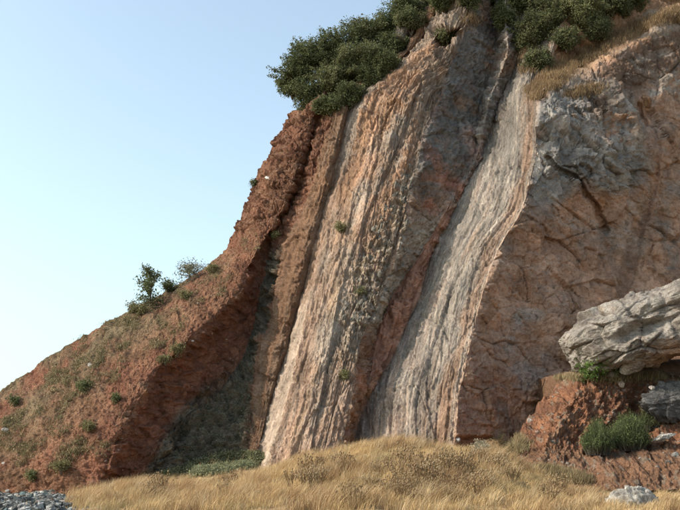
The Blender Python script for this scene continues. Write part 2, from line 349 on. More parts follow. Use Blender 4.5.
s5 = fbm(Sp / .20, Tw / 5.0, 3, seed=261, gain=.7); slab = slab * (1 + np.clip(1.3 * s5, -.4, .3) * (.45 + .45 * (seg == 9)[None, :]))[..., None]
slab = mix(slab, slab * .55, (r3_ > .85) * .35); slab = mix(slab, slab * 1.35, (r3_ < .15) * .35)
slab = mix(slab, slab * .5, (seg == 9)[None, :] * ss(.10, .28, fbm(Sp / .33 + 3, Tw / 4.0, 4, seed=281, gain=.65)) * .7)
slab = mix(slab, slab * 1.22, (r00_ > .6) * .7); slab = mix(slab, slab * .72, (r00_ < .25) * .6)
slab = mix(slab, c3(.30, .225, .17), .30 * (seg != 9)[None, :] + 0 * GX); slab = mix(slab, c3(.31, .30, .28), .45 * (seg == 9)[None, :] * (1 - .6 * ss(330, 430, PYg))); slab = mix(slab, c3(.50, .39, .31), (seg == 9)[None, :] * ss(.93, .97, frac)[None, :] * ss(150, 200, PYg) * .75)  # last mix: sunlight along the slab's sharp edge painted as a pale pink strip
slab = mix(slab, c3(.33, .20, .13), (seg == 9)[None, :] * ss(.70, .82, frac + 0 * GX + .2 * n1) * ss(.95, .90, frac)[None, :] * .55)
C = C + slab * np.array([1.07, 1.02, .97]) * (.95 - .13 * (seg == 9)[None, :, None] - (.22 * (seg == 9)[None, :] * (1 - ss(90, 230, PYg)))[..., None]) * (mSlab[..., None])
gul = mix(BROWN * 1.35 + 0 * C, DGREY, (1 - ss(150, 230, PYg)) * ss(-.35, .1, n1 + .1)); gul = mix(gul, c3(.33, .15, .10), ss(-.15, .25, n1 - .1) * (.15 + .7 * ss(110, 210, PYg)))
gul = mix(gul, ORNG * .8, ss(220, 280, PYg) * ss(-.2, .3, n2 + .1) * .65); gul = mix(gul, GREY, (seg == 7)[None, :] * ss(-.1, .2, n2) * .6)
gul = mix(gul, c3(.34, .175, .12), ((seg == 7) | (seg == 8))[None, :] * ss(200, 225, PYg) * ss(395, 365, PYg) * .85)
gul = mix(gul, c3(.28, .25, .205), (seg == 6)[None, :] * ss(205, 235, PYg) * ss(345, 320, PYg) * .8)
C += gul * mGul[..., None]
face = mix(c3(.31, .19, .13) + 0 * C, ORNG * .85, ss(.0, .45, n1) * .6); face = mix(face, c3(.23, .185, .155), ss(.1, .45, -n1 + .3 * n2) * .8)
face = mix(face, c3(.37, .24, .17), ss(.1, .4, fbm(X / 2, T / 3, 4, seed=47)) * .6)
gb = np.maximum(blob(wx, wy, 585, 130, 58, 54, 25, .25), blob(wx, wy, 612, 165, 36, 30, -10, .3)); gb = np.maximum(gb, blob(wx, wy, 556, 175, 24, 36, 25, .3))
face = mix(face, BLUE * 1.05, gb * ss(-.5, -.1, n2 + .2) * .95); face = mix(face, GREY * 1.25, gb * ss(.15, .4, n2) * .6)
face = mix(face, ORNG * .9, blob(wx, wy, 612, 128, 20, 16, 0, .9) * ss(-.2, .3, n2) * .8)
face = mix(face, PALE * 1.1, blob(wx, wy, 541, 158, 9, 15, 30, .4) * .9)
face = mix(face, c3(.22, .13, .075), np.clip(above + led * .5, 0, 1) * .8)
face = mix(face, GREY * 1.1, blob(wx, wy, 668, 60, 22, 42, 20, .3) * ss(-.2, .2, n2) * .85)
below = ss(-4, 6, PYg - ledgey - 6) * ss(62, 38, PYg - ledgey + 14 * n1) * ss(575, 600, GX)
face = mix(face, c3(.12, .078, .055), below * .95)  # brown soil under the ledge, with its shade put into the colour
face = mix(face, TAN * .85, led * .4)
face = mix(face, face * .72, ss(.0, .4, fbm(X / 1.6, T / 5.0, 4, seed=271)) * .6); face = mix(face, c3(.24, .215, .19), ss(.15, .35, fbm(X / 5 + 9, T / 4, 4, seed=272)) * .5)
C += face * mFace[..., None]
so_ = mix(RED + 0 * C, c3(.29, .15, .09), ss(-.25, .3, n1 + .4 * rill)); so_ = mix(so_, c3(.30, .20, .125), ss(.1, .45, n2) * .35)
lit = (seg == 0)[None, :] * 1.0
veg = lit * ss(240, 300, PYg) * ss(.85, .25, frac)[None, :]
so_ = mix(so_, c3(.21, .165, .10), veg * ss(-.4, .15, n1) * .85)
so_ = mix(so_, so_ * .6, ss(.12, .4, -n2) * .5)
so_ = mix(so_, c3(.215, .108, .07), upred * .6)
so_ = so_ * (1.08 - .08 * (seg == 0)[None, :, None]); so_ = mix(so_, GREY * .8, (1 - ss(70, 110, PYg + 20 * n1)))
so_ = mix(so_, c3(.33, .20, .135), upred * ss(0, .35, n2) * .5)
so_ = mix(so_, RED * 1.0, np.clip((seg == 1)[None, :] * ss(.05, .15, frac)[None, :] * ss(240, 280, PYg), 0, 1) * .9)
wob = 0.25 * n1
scree = (seg == 2)[None, :] * ss(235, 260, PYg) + (seg == 1)[None, :] * ss(.60, .80, frac[None, :] + wob) * ss(350, 420, PYg)
so_ = mix(so_, c3(.16, .15, .115), np.clip(scree, 0, 1) * .9)
C += so_ * mSoil[..., None]
but = mix(c3(.25, .145, .09) + 0 * C, c3(.30, .20, .135), ss(-.1, .3, sA)); C += but * mBut[..., None]
Cm = (mSlab + mGul + mFace + mSoil + mBut)[..., None]; C /= Cm
C *= (1 + .25 * (i2 - .5) * mSlab + .35 * (j2 - .5) * (mFace + mGul + mSoil))[..., None]
C = np.clip(C, .02, .8)

# wrap the far side of the skyline so the hill has a back
nb = 26; t = (np.linspace(1, 0, nb + 1)[:-1] ** 1.5)[None, :, None]
edge = Vc[:, :1, :]
back = edge + t * np.array([7.0, 30.0, -3.0]) + np.sin(t * math.pi / 2) ** .5 * np.array([0, 0, 0]) 
back = back + t * (1 - t) * np.array([0.0, 0, 3.0])
Vc = np.concatenate([back, Vc], 1); Cc = np.concatenate([np.repeat(C[:, :1], nb, 1), C], 1)
segc = np.concatenate([np.full(nb, -1), seg]); NCC = NC + nb
def strip(name, c0, c1, mat, parent=None):
    c1 = min(c1, NCC - 1)
    vv = Vc[:, c0:c1 + 1]; cc = Cc[:, c0:c1 + 1]
    return mesh_np(name, vv, grid_faces(NR, c1 + 1 - c0), mat, parent, cc)
def rng_of(ks):
    idx = np.where(np.isin(segc, ks))[0]; return idx[0], idx[-1] + 1
hill = strip('red_slope', *rng_of([-1, 0, 1]), M_soil); tag(hill, kind='structure')
gul_o = strip('scree_gully', *rng_of([2]), M_soil); tag(gul_o, kind='structure')
cliff = empty('cliff', (10, 58, 0)); tag(cliff, kind='structure')
cparts = []
for nm, ks, mt in (('rock_buttress', [3], M_soil), ('rock_slab', [4, 5], M_slab), ('rock_gully', [6, 7, 8], M_face), ('rock_slab', [9], M_slab), ('rock_face', [10, 11, 12], M_face)):
    o = strip(nm, *rng_of(ks), mt); o.parent = cliff; o.matrix_parent_inverse = Matrix.Translation(-cliff.location); cparts.append(o)

# ------------------------------------------------------------------ ground
CRX = [-400, -100, 0, 60, 90, 130, 190, 250, 300, 340, 370, 400, 450, 490, 520, 560, 600, 640, 700, 900]
CRY = [508, 506, 504, 502, 494, 487, 486, 478, 462, 453, 446, 444, 452, 452, 464, 482, 491, 493, 490, 486]
def ground_z(x, y):
    x = np.asarray(x, float); y = np.asarray(y, float)
    pxx = 340 + F * x * 1.025 / np.clip(y, 20, 60)
    py = np.interp(pxx, CRX, CRY)
    zc = P(pxx, py, 44.0)[..., 2]
    zc = zc
    wd = ss(180, 200, pxx) * ss(268, 248, pxx) * ss(47, 50.5, y) * ss(57, 54, y)
    a = ss(24, 44, y); b = ss(45, 60, y)
    base = 0.34 * ss(5, 26, y) + .0
    z = base + (zc - base) * a - b * (zc * 0.35 + 0.5) + wd * 0.95
    f = ss(60, 90, y); z = z * (1 - f)
    z = z * (1 - ss(30, 70, np.abs(x)))
    z = z + 0.10 * fbm(x / 3.0, y / 3.0, 3, seed=61) * ss(4, 12, y) + 0.05 * fbm(x / .8, y / .8, 3, seed=62) 
    return z
gx = np.linspace(-34, 34, 400); gy = np.concatenate([np.linspace(-6, 22, 60)[:-1], np.linspace(22, 62, 300)])
GXx, GYy = np.meshgrid(gx, gy); GZ = ground_z(GXx, GYy)
gn = fbm(GXx / 2, GYy / 2, 4, seed=63)
gc = mix(c3(.36, .25, .13) + np.zeros(GXx.shape + (3,)), c3(.26, .16, .09), ss(-.1, .35, gn))
og = mesh_np('ground', np.stack([GXx, GYy, GZ], -1), grid_faces(len(gy), len(gx), flip=True), M_ground, None, gc); tag(og, kind='structure')
qx = np.linspace(-1, 1, 81); qx = np.sign(qx) * (np.abs(qx) ** 4) * 4000; qy = qx
QX, QY = np.meshgrid(qx, qy); QZ = -0.6 + 0.0 * QX
oq = mesh_np('plain', np.stack([QX, QY, QZ], -1), grid_faces(81, 81, flip=True), M_ground, None, np.zeros(QX.shape + (3,)) + c3(.30, .22, .13)); tag(oq, kind='structure')

# ------------------------------------------------------------------ red earth bank on the right
BR = np.array([372, 380, 395, 410, 425, 440, 455, 470, 490], float)
BB = [
 ([566, 559, 547, 536, 524, 514, 506, 500, 495], [50, 49, 47.5, 46.5, 45.5, 44.8, 44.2, 43.5, 43]),
 ([585, 580, 574, 566, 556, 548, 542, 538, 535], [47.5, 46.3, 45.3, 44.6, 43.8, 43.0, 42.2, 41.4, 40.6]),
 ([620, 622, 620, 616, 606, 600, 592, 588, 585], [47, 45.8, 45.3, 44.8, 44.3, 43.6, 42.2, 40.6, 39.4]),
 ([642, 640, 638, 634, 630, 628, 626, 624, 622], [47.2, 46.2, 46, 45.6, 45, 44.2, 42, 39.8, 38.4]),
 ([690, 690, 690, 690, 690, 690, 690, 690, 690], [47, 45.8, 45.2, 44.6, 44, 43, 41, 39.2, 38]),
 ([860, 860, 860, 860, 860, 860, 860, 860, 860], [48, 46.5, 46, 45.4, 44.8, 44, 42, 40, 39]),
]
br = np.linspace(372, 490, 190); k = 0; gxs = []; gys = []
cn = [50, 62, 40, 70, 50]
for k in range(5):
    t = np.arange(cn[k]) / cn[k]
    if k == 4: t = np.linspace(0, 1, cn[k])
    a0 = pchip(br, BR, BB[k][0]); a1 = pchip(br, BR, BB[k + 1][0]); y0 = pchip(br, BR, BB[k][1]); y1 = pchip(br, BR, BB[k + 1][1])
    gxs.append(a0[:, None] * (1 - t) + a1[:, None] * t); gys.append(y0[:, None] * (1 - t) + y1[:, None] * t)
bx_ = np.concatenate(gxs, 1); by_ = np.concatenate(gys, 1); bp_ = np.repeat(br[:, None], bx_.shape[1], 1)
Vb = P(bx_, bp_, by_); Nb = gnormals(Vb)
if Nb[..., 1].mean() > 0: Nb = -Nb
Nb = smoothn(Nb, 4)
xb, zb = Vb[..., 0], Vb[..., 2]
gA, dA, jA = facets(xb / .9, zb / .7, 71, 1.0); gB, dB, jB = facets(xb / .35, zb / .3, 72, 1.0)
rl = fbm((xb * .7 - zb * .75) / .5, (zb * .7 + xb * .7) / 2.2, 4, seed=73, gain=.6)
gC, dC, jC = facets(xb / .13, zb / .12, 79, 1.0)
gD, dD, jD = facets((xb * .75 - zb * .7) / .22, (zb * .75 + xb * .7) / .5, 89, 1.1)
Db = .06 * gA + .08 * gB + .07 * gC + .12 * gD + .24 * rl + .14 * fbm(xb / .25, zb / .25, 3, seed=80, gain=.8) + .30 * fbm(xb / 1.5, zb / 1.5, 5, seed=74, gain=.55)
low = ss(438, 452, bp_ + 8 * fbm(xb, zb, 3, seed=75))
Vb = Vb + Nb * (Db * (1 - .3 * low))[..., None] * ss(372, 378, bp_)[..., None]
m1 = fbm(xb / 1.2, zb / 1.2, 4, seed=76, gain=.6)
Cb = mix(c3(.36, .17, .095) + np.zeros(Vb.shape), c3(.24, .115, .07), ss(-.2, .3, m1)); Cb = mix(Cb, c3(.36, .23, .15), ss(.1, .4, rl) * .6)
Cb = mix(Cb, c3(.24, .145, .09), low * .6); Cb = mix(Cb, c3(.27, .21, .16), (jC > .88) * .8); Cb = mix(Cb, c3(.12, .07, .05), (jC < .15) * .5)
Cb = mix(Cb, c3(.34, .25, .17), ss(386, 376, bp_) * .8)
# terrace top going back to the wall, and the left flank
rowsb, colsb = Vb.shape[:2]
tt = (np.linspace(1, 0, 41)[:-1])[:, None, None]
top = Vb[:1] + tt * np.array([1.5, 16.0, 0.8]); top[..., 2] += (tt[..., 0] ** .45) * 1.9 * ss(600, 640, bx_[:1])
top[..., 2] += .30 * fbm(top[..., 0], top[..., 1], 4, seed=77) * tt[..., 0] * 2
Vb = np.concatenate([top, Vb], 0); Cb = np.concatenate([np.repeat(Cb[:1], 40, 0) * 0 + c3(.25, .145, .09), Cb], 0)
ts = (np.linspace(1, 0, 31)[:-1])[None, :, None]
side = Vb[:, :1] + ts * np.array([1.2, 12.0, -2.2])
side += (.35 * fbm(side[..., 1] / 2, side[..., 2] / 2, 4, seed=78) * np.sin(ts[..., 0] * math.pi))[..., None] * np.array([1, 0, 0])
Vb = np.concatenate([side, Vb], 1); Cb = np.concatenate([np.repeat(Cb[:, :1], 30, 1), Cb], 1)
bank = mesh_np('red_bank', Vb, grid_faces(Vb.shape[0], Vb.shape[1]), M_soil, None, Cb); tag(bank, kind='structure')

# ------------------------------------------------------------------ rocks
def uvsphere(nu, nv):
    th = np.linspace(0, math.pi, nv); ph = np.linspace(0, 2 * math.pi, nu, endpoint=False)
    T_, P_ = np.meshgrid(th, ph, indexing='ij')
    d = np.stack([np.sin(T_) * np.cos(P_), np.sin(T_) * np.sin(P_), np.cos(T_)], -1)
    i, j = np.meshgrid(np.arange(nv - 1), np.arange(nu), indexing='ij')
    a = (i * nu + j).ravel(); b = (i * nu + (j + 1) % nu).ravel()
    return d, np.stack([a, a + nu, b + nu, b], -1)
def rock_verts(nu, nv, seed, n=14, rough=.05, size=(1, 1, 1), angular=1.0):
    """a rock: a sphere cut by random planes, then roughened"""
    r = np.random.default_rng(seed); d, f = uvsphere(nu, nv)
    pl = r.normal(size=(n, 3)); pl /= np.linalg.norm(pl, axis=1, keepdims=True); h = r.uniform(.62, .95, n)
    den = np.clip(d @ pl.T, 1e-3, None); rad = np.minimum((h / den).min(-1), 1.15) ** angular
    lon = np.arctan2(d[..., 1], d[..., 0])
    a = d[..., 0] * 2.3 + d[..., 2] * 1.1; b = d[..., 1] * 2.3 + d[..., 2] * 1.7
    rad = rad * (1 + rough * 2.2 * fbm(a + seed, b, 5, seed=seed, gain=.6) + rough * 1.5 * facets(a * 3, b * 3, seed + 3, 1.0)[0] + rough * .6 * facets(a * 9, b * 9, seed + 5, 1.0)[0])
    return d * rad[..., None] * np.array(size), f
def rock_obj(name, loc, size, rot=(0, 0, 0), seed=1, res=(40, 24), color=(.34, .32, .29), mat=None, n=14, rough=.05, stain=None, angular=1.0):
    v, f = rock_verts(res[0], res[1], seed, n, rough, size, angular)
    nn = fbm(v[..., 0] / .5 / max(size) * 1.5, v[..., 2] / .5 / max(size) * 1.5 + v[..., 1], 4, seed=seed + 9, gain=.6)
    c = np.zeros(v.shape) + np.array(color); c = mix(c, np.array(color) * .55, ss(.0, .4, nn) * .8); c = mix(c, np.array(color) * 1.3, ss(.05, .4, -nn) * .6)
    if stain is not None: c = mix(c, np.array(stain), ss(.1, .45, nn * .6 - v[..., 2] / size[2] * .5))
    o = mesh_np(name, v, f, mat or M_boulder, None, c, smooth=res[0] > 30); o.location = loc; o.rotation_euler = rot; return o

# the great boulder on the bank, built from a long tilted ridge form
d, f = uvsphere(460, 250)
a = d[..., 0]; 
L_, Wd, H_ = 5.6, 3.2, 1.9
v = np.sign(d) * np.abs(d) ** .62; v = v * np.array([L_, Wd, H_])
tap = .74 + .26 * ss(-1, .1, v[..., 0] / L_)                     # blunt nose on the left
v[..., 2] *= tap; v[..., 1] *= .7 + .3 * tap
v[..., 0] += .25 * v[..., 2] * ss(-1, -3.5, v[..., 0]) * -1
v[..., 2] = np.where(v[..., 2] < -1.35, -1.35 + (v[..., 2] + 1.35) * .25, v[..., 2])
bn = d / np.linalg.norm(d, axis=-1, keepdims=True)
tw = np.abs(bn) ** 4; tw /= tw.sum(-1, keepdims=True)
def tri(fn):
    x_, y_, z_ = v[..., 0], v[..., 1], v[..., 2]
    return fn(y_ + 31, z_ + .2 * y_) * tw[..., 0] + fn(x_, z_ - .12 * x_) * tw[..., 1] + fn(x_ + 57, y_) * tw[..., 2]
px_, pz_ = v[..., 0], v[..., 2]
disp = (.34 * tri(lambda a_, b_: facets(a_ / 2.0, b_ / 1.1, 81, 1.0)[0]) + .13 * tri(lambda a_, b_: facets(a_ / .8, b_ / .7, 82, 1.0)[0])
        + .05 * tri(lambda a_, b_: facets(a_ / .3, b_ / .24, 83, 1.1)[0]) + .025 * tri(lambda a_, b_: facets(a_ / .13, b_ / .11, 88, 1.1)[0])
        + .42 * tri(lambda a_, b_: fbm(a_ / 1.9, b_ / 1.6, 6, seed=85, gain=.52)) - .16 * tri(lambda a_, b_: ss(.08, 0, facets(a_ / 2.0, b_ / 1.1, 81, 1.0)[1])))
bed = tri(lambda a_, b_: fbm(a_ / 1.6, b_ / .6, 5, seed=84, gain=.65))
disp -= .60 * blob(px_, pz_ + .15 * fbm(px_, pz_, 3, seed=91), -2.3, .15, 1.2, .30, 6, .6) + .45 * blob(px_, pz_, .6, -.2, .6, .5, 0, .6)
pole = ss(0, .12, np.sin(np.linspace(0, math.pi, 250)))[:, None]
v = v + bn * (disp * pole)[..., None]
nn = fbm(px_ / 1.0, pz_ / 1.0, 5, seed=86, gain=.6)
cc = mix(c3(.34, .30, .26) + np.zeros(v.shape), c3(.21, .18, .155), ss(-.05, .3, nn)); cc = mix(cc, c3(.42, .39, .35), ss(.05, .35, bed) * .5)
cc = mix(cc, c3(.30, .17, .10), ss(-.35, -1.2, v[..., 2] + .25 * nn - .25 * ss(-1, 4, v[..., 0])) * ss(-3.5, -1, v[..., 0]) * .85)
cc = mix(cc, c3(.36, .23, .15), ss(.2, .45, -nn) * .4)
boulder = mesh_np('boulder', v, f, M_boulder, None, cc)
boulder.location = P(677, 323, 46.0); boulder.rotation_euler = (R(4), R(-16), R(-8))
tag(boulder, 'huge pale grey boulder with a blunt nose lying on the red earth bank', 'boulder')

o = rock_obj('boulder', P(672, 405, 44.3), (1.75, 1.0, .95), (0, R(-6), .3), 5, (110, 64), (.13, .125, .12), n=16, rough=.075)
tag(o, 'dark grey cracked boulder half sunk in the red bank below the huge pale boulder', 'boulder')
o = rock_obj('stone', P(664, 437, 42.6), (.52, .4, .17), (0, R(-14), .2), 8, (48, 28), (.5, .46, .41), rough=.07)
tag(o, 'flat white stone on the red bank right of the green bushes', 'stone')
o = rock_obj('stone', P(635, 510, 29.5), (.84, .6, .60), (0, R(3), .2), 12, (90, 52), (.48, .44, .39), rough=.06)
tag(o, 'pale rounded stone in the dry grass at the bottom edge below the red bank', 'stone')

# ------------------------------------------------------------------ picking points on the built surfaces
bpy.context.view_layer.update()
dg = bpy.context.evaluated_depsgraph_get()
def hit(px, py):
    ok, loc, nor, idx, ob, _ = sc.ray_cast(dg, Vector(CAM), raydir(px, py))
    if not ok: return None
    if nor.dot(raydir(px, py)) > 0: nor = -nor
    return loc, nor, ob.name

# ------------------------------------------------------------------ plants
def unit(n, r):
    q = r.normal(size=(n, 3)); return q / np.linalg.norm(q, axis=1, keepdims=True)
def leaves(cent, size, colr, r, aspect=.55, up=.0, cvar=.2):
    """one bent four-cornered leaf per centre"""
    n = len(cent); a = unit(n, r); a[:, 2] += up; a /= np.linalg.norm(a, axis=1, keepdims=True)
    b = np.cross(a, unit(n, r)); b /= np.linalg.norm(b, axis=1, keepdims=True) + 1e-9
    s = (size * r.uniform(.45, 1.0, n) ** 1.0 * np.where(r.uniform(0, 1, n) < .2, 1.7, 1.15))[:, None]
    v = np.stack([cent - a * s * .5, cent + b * s * aspect * .5, cent + a * s * .5, cent - b * s * aspect * .5], 1)
    cv = np.repeat((colr * (1 + cvar * (r.uniform(-1, 1, (n, 1)))))[:, None, :], 4, 1)
    return v.reshape(-1, 3), np.arange(n * 4).reshape(-1, 4), cv.reshape(-1, 3)
def tube(p0, p1, r0, r1, k=5):
    p0 = np.array(p0, float); p1 = np.array(p1, float); ax = p1 - p0; ax /= np.linalg.norm(ax) + 1e-9
    u = np.cross(ax, [0.3, .9, .2]); u /= np.linalg.norm(u); w_ = np.cross(ax, u); th = np.arange(k) / k * 2 * math.pi
    ring = np.cos(th)[:, None] * u + np.sin(th)[:, None] * w_
    v = np.concatenate([p0 + ring * r0, p1 + ring * r1]); f = [[i, (i + 1) % k, k + (i + 1) % k, k + i] for i in range(k)]
    return v, np.array(f)
def join(parts):
    vs, fs, o = [], [], 0
    for v_, f_ in parts: vs.append(v_); fs.append(np.array(f_) + o); o += len(v_)
    return np.concatenate(vs), np.concatenate(fs)
GREEN1 = c3(.072, .088, .042); GREEN2 = c3(.155, .168, .078); GREEN3 = c3(.18, .18, .09); OLIVE = c3(.19, .18, .09)
def bush(name, base, rx, rz, label, cat='bush', group=None, n=7000, leaf=.17, cols=(GREEN1, GREEN2), seed=0, ry=None, lobes=9, trunk_h=None, shade_gap=.0, down=.25, tw=True):
    r = np.random.default_rng(seed + 500); ry = ry or rx
    root = empty(name, tuple(base)); tag(root, label, cat, group)
    h = rz * (1 - down)
    lc = unit(lobes, r) * r.uniform(.15, .8, (lobes, 1)) * np.array([rx, ry, rz]); lc[:, 2] += h
    lr = r.uniform(.20, .55, lobes) * (rx + rz) / 2
    # many little twig clumps spread over the lobes, each carrying leaves
    nc_ = max(12, n // 26); which = r.integers(0, lobes, nc_)
    dirs = unit(nc_, r); dirs[:, 2] = dirs[:, 2] * .9 + .12
    cpos = lc[which] + dirs * (lr[which] * r.uniform(.45, 1.12, nc_) ** .7)[:, None]
    tone = np.clip(.5 + .5 * noise2(cpos[:, 0] * .9 + seed, cpos[:, 2] * .9 + cpos[:, 1], seed) + r.uniform(-.35, .35, nc_), 0, 1)
    m = r.integers(0, nc_, n)
    cent = cpos[m] + unit(n, r) * (leaf * 1.9 * r.uniform(.1, 1.5, n))[:, None]
    cl = cols[0] + (cols[1] - cols[0]) * tone[m][:, None]
    ns = 26                                                            # loose shoots that break the outline
    sd = unit(ns, r); sd[:, 2] = np.abs(sd[:, 2]) * .9 + .1; ln = r.uniform(.9, 1.28, ns)
    mm = r.integers(0, ns, n // 7); u_ = r.uniform(.6, 1.0, (len(mm), 1)) * ln[mm][:, None]
    c5 = sd[mm] * u_ * np.array([rx, ry, rz]) + np.array([0, 0, h]) + r.normal(size=(len(mm), 3)) * leaf * .6
    cent = np.concatenate([cent, c5]); cl = np.concatenate([cl, cols[0] + (cols[1] - cols[0]) * r.uniform(.2, 1, (len(mm), 1))])
    v_, f_, c_ = leaves(cent, np.full(len(cent), leaf), cl, r)
    mesh_np('crown', v_, f_, M_leaf, root, c_, smooth=False)
    if tw:
        parts = []
        k0 = np.array([0, 0, -.3]); nl = min(lobes, 6)
        for i in range(nl):
            mid = lc[i] * np.array([.4, .4, .5]); parts.append(tube(k0, mid, .05 * rz / 1.5 + .02, .04)); parts.append(tube(mid, lc[i], .04, .015))
            for j in range(3):
                parts.append(tube(lc[i], lc[i] + unit(1, r)[0] * lr[i] * .9, .02, .006))
        v_, f_ = join(parts)
        mesh_np('stem', v_, f_, M_wood, root, np.zeros(v_.shape) + c3(.11, .085, .065))
    return root
def at_px(px, py, dflt=70):
    for k_ in range(14):
        h_ = hit(px + k_ * 1.0, py + k_ * .6)
        if h_: return np.array(h_[0])
    return P(px, py, dflt)

# bushes along the top of the cliff (left crown of the hill)
top_b = [ # px, py of crown centre, radii in px, tone, label
 (293, 84, 19, 20, 0, 'dark green bush leaning out over the left corner of the cliff top'),
 (313, 66, 22, 22, 0, 'dark rounded bush second from the left along the cliff top skyline'),
 (312, 98, 22, 16, 0, 'dark bush hanging over the red rock, lowest and leftmost of the thicket'),
 (340, 54, 23, 22, 0, 'broad dark bush on the skyline in the middle of the left thicket'),
 (339, 82, 23, 20, 1, 'lighter green bush in the middle of the left cliff top thicket'),
 (362, 66, 20, 20, 1, 'yellow green bush at the lower right edge of the left thicket'),
 (352, 98, 12, 11, 0, 'small dark bush at the lowest right foot of the left thicket'),
 (366, 38, 20, 18, 1, 'green bush on the skyline where the thicket starts to narrow'),
 (386, 34, 18, 20, 0, 'dark bush where the thicket narrows against the grey rock'),
 (405, 14, 19, 19, 0, 'dark bush at the skyline where the thicket meets the top edge of the photo'),
 (331, 108, 14, 9, 0, 'low dark bush at the bottom middle of the left thicket over red rock'),
 (374, 82, 14, 11, 0, 'dark bush at the lower right rim of the left thicket'),
 (386, 66, 12, 12, 0, 'dark bush on the rim between the left thicket and the grey crest'),
 (446, 6, 19, 12, 0, 'wide dark bush at the top edge above the notch'),
 (468, 0, 20, 14, 0, 'dark bush at the top edge left of the narrow gullies'),
 (392, 52, 13, 14, 0, 'dark bush at the lower edge of the thicket against the grey rock'),
 (411, 26, 13, 13, 1, 'green bush in front of the grey crest where the thicket ends'),
 (426, 2, 19, 17, 0, 'dark bush at the top edge above the grey rock crest'),
 (447, 38, 9, 9, 0, 'small dark bush tucked in the notch above the orange streak'),
 (494, 0, 19, 15, 0, 'dark bush at the top edge over the two narrow gullies'),
 (532, 40, 18, 22, 1, 'green bush at the head of the striped grey slab'),
 (552, 22, 22, 20, 1, 'green bush left of the middle in the upper right thicket'),
 (582, 16, 22, 20, 2, 'brightest green bush in the middle of the upper right thicket'),
 (610, 6, 22, 15, 1, 'green bush at the right of the upper right thicket'),
 (560, 0, 22, 14, 0, 'dark bush behind the upper right thicket at the top edge'),
 (519, 10, 18, 20, 0, 'dark narrow bush between the gully head and the upper right thicket'),
 (503, 22, 10, 12, 0, 'dark bush squeezed between the two narrow gullies near the top'),
 (540, 8, 18, 18, 1, 'bush at the top edge between the narrow dark bush and the upper right thicket'),
 (594, 32, 16, 11, 1, 'low bush on the right lower edge of the upper right thicket'),
 (632, 2, 14, 9, 0, 'small dark bush at the top edge at the right end of the thicket'),
 (565, 44, 14, 11, 1, 'low bush at the lower edge of the upper right thicket above the ledge'),
 (536, 66, 12, 12, 1, 'small bush low on the striped slab below the upper right thicket'),
]
pal = [(GREEN1 * .95, GREEN2 * .9), (GREEN1 * 1.1, GREEN3 * .9), (GREEN2, GREEN3 * 1.1)]
for i, (px, py, ax, az, tn, lb) in enumerate(top_b):
    p = at_px(px, py, 77); s = p[1] / F
    bush('bush', p + np.array([0, -.4, -.8 * az * s]), ax * s * 1.3, az * s * 1.22, lb, 'bush', 'bushes along the cliff top', n=int(4200 + ax * az * 27), leaf=.17, cols=pal[tn], seed=i, ry=ax * s * .9, lobes=16)

# two small trees on the skyline of the red slope, with trunk and limbs
def small_tree(px, py, hpx, wpx, label, cols, n, seed, leaf, lean=0, Yd=70, name='tree', bare=True):
    p = at_px(px, py, Yd); s = p[1] / F; r = np.random.default_rng(seed); H = hpx * s; W = wpx * s
    root = empty(name, tuple(p)); tag(root, label, 'tree')
    pts = [np.array([0, 0, -.4]), np.array([lean * .2 * H, 0, H * .35]), np.array([lean * .5 * H, 0.1, H * .65]), np.array([lean * H, 0, H * (.97 if bare else .72)])]
    tr = [tube(pts[0], pts[1], .09, .065, 7), tube(pts[1], pts[2], .065, .045, 6), tube(pts[2], pts[3], .045, .012, 5)]
    ends = []
    for i in range(16):
        t_ = r.uniform(.12, .95) if bare else r.uniform(.02, .6); b0 = np.array([np.interp(t_, [0, .35, .65, 1], [q[k_] for q in pts]) for k_ in range(3)])
        an = r.uniform(0, 6.28); ln = W * .5 * (1.15 - t_ * .75) * r.uniform(.6, 1.1)
        e = b0 + np.array([math.cos(an) * ln, math.sin(an) * ln, ln * r.uniform(.2, .7)])
        tr.append(tube(b0, e, .03, .01, 4)); ends.append((b0, e))
    v_, f_ = join(tr); mesh_np('trunk', v_, f_, M_wood, root, np.zeros(v_.shape) + c3(.12, .095, .07))
    E = np.array([x_[0] * (1 - u) + x_[1] * u for x_ in ends for u in (.35, .6, .8, 1.0, 1.1)])
    m = r.integers(0, len(E), n); cent = E[m] + r.normal(size=(n, 3)) * W * (.085 if bare else .12)
    tone = r.uniform(0, 1, (len(E), 1))[m]
    v_, f_, c_ = leaves(cent, np.full(n, leaf), cols[0] + (cols[1] - cols[0]) * tone, r)
    mesh_np('crown', v_, f_, M_leaf, root, c_, smooth=False)
small_tree(150, 306, 40, 30, 'small dark green tree with an upright crown on the skyline of the red slope', (GREEN1 * 1.0, GREEN2), 1900, 3, .19)
small_tree(190, 281, 26, 26, 'small sparse grey green tree right of the dark tree on the red slope skyline', (c3(.15, .155, .11), c3(.23, .225, .16)), 2000, 5, .13, lean=-.15, bare=False)
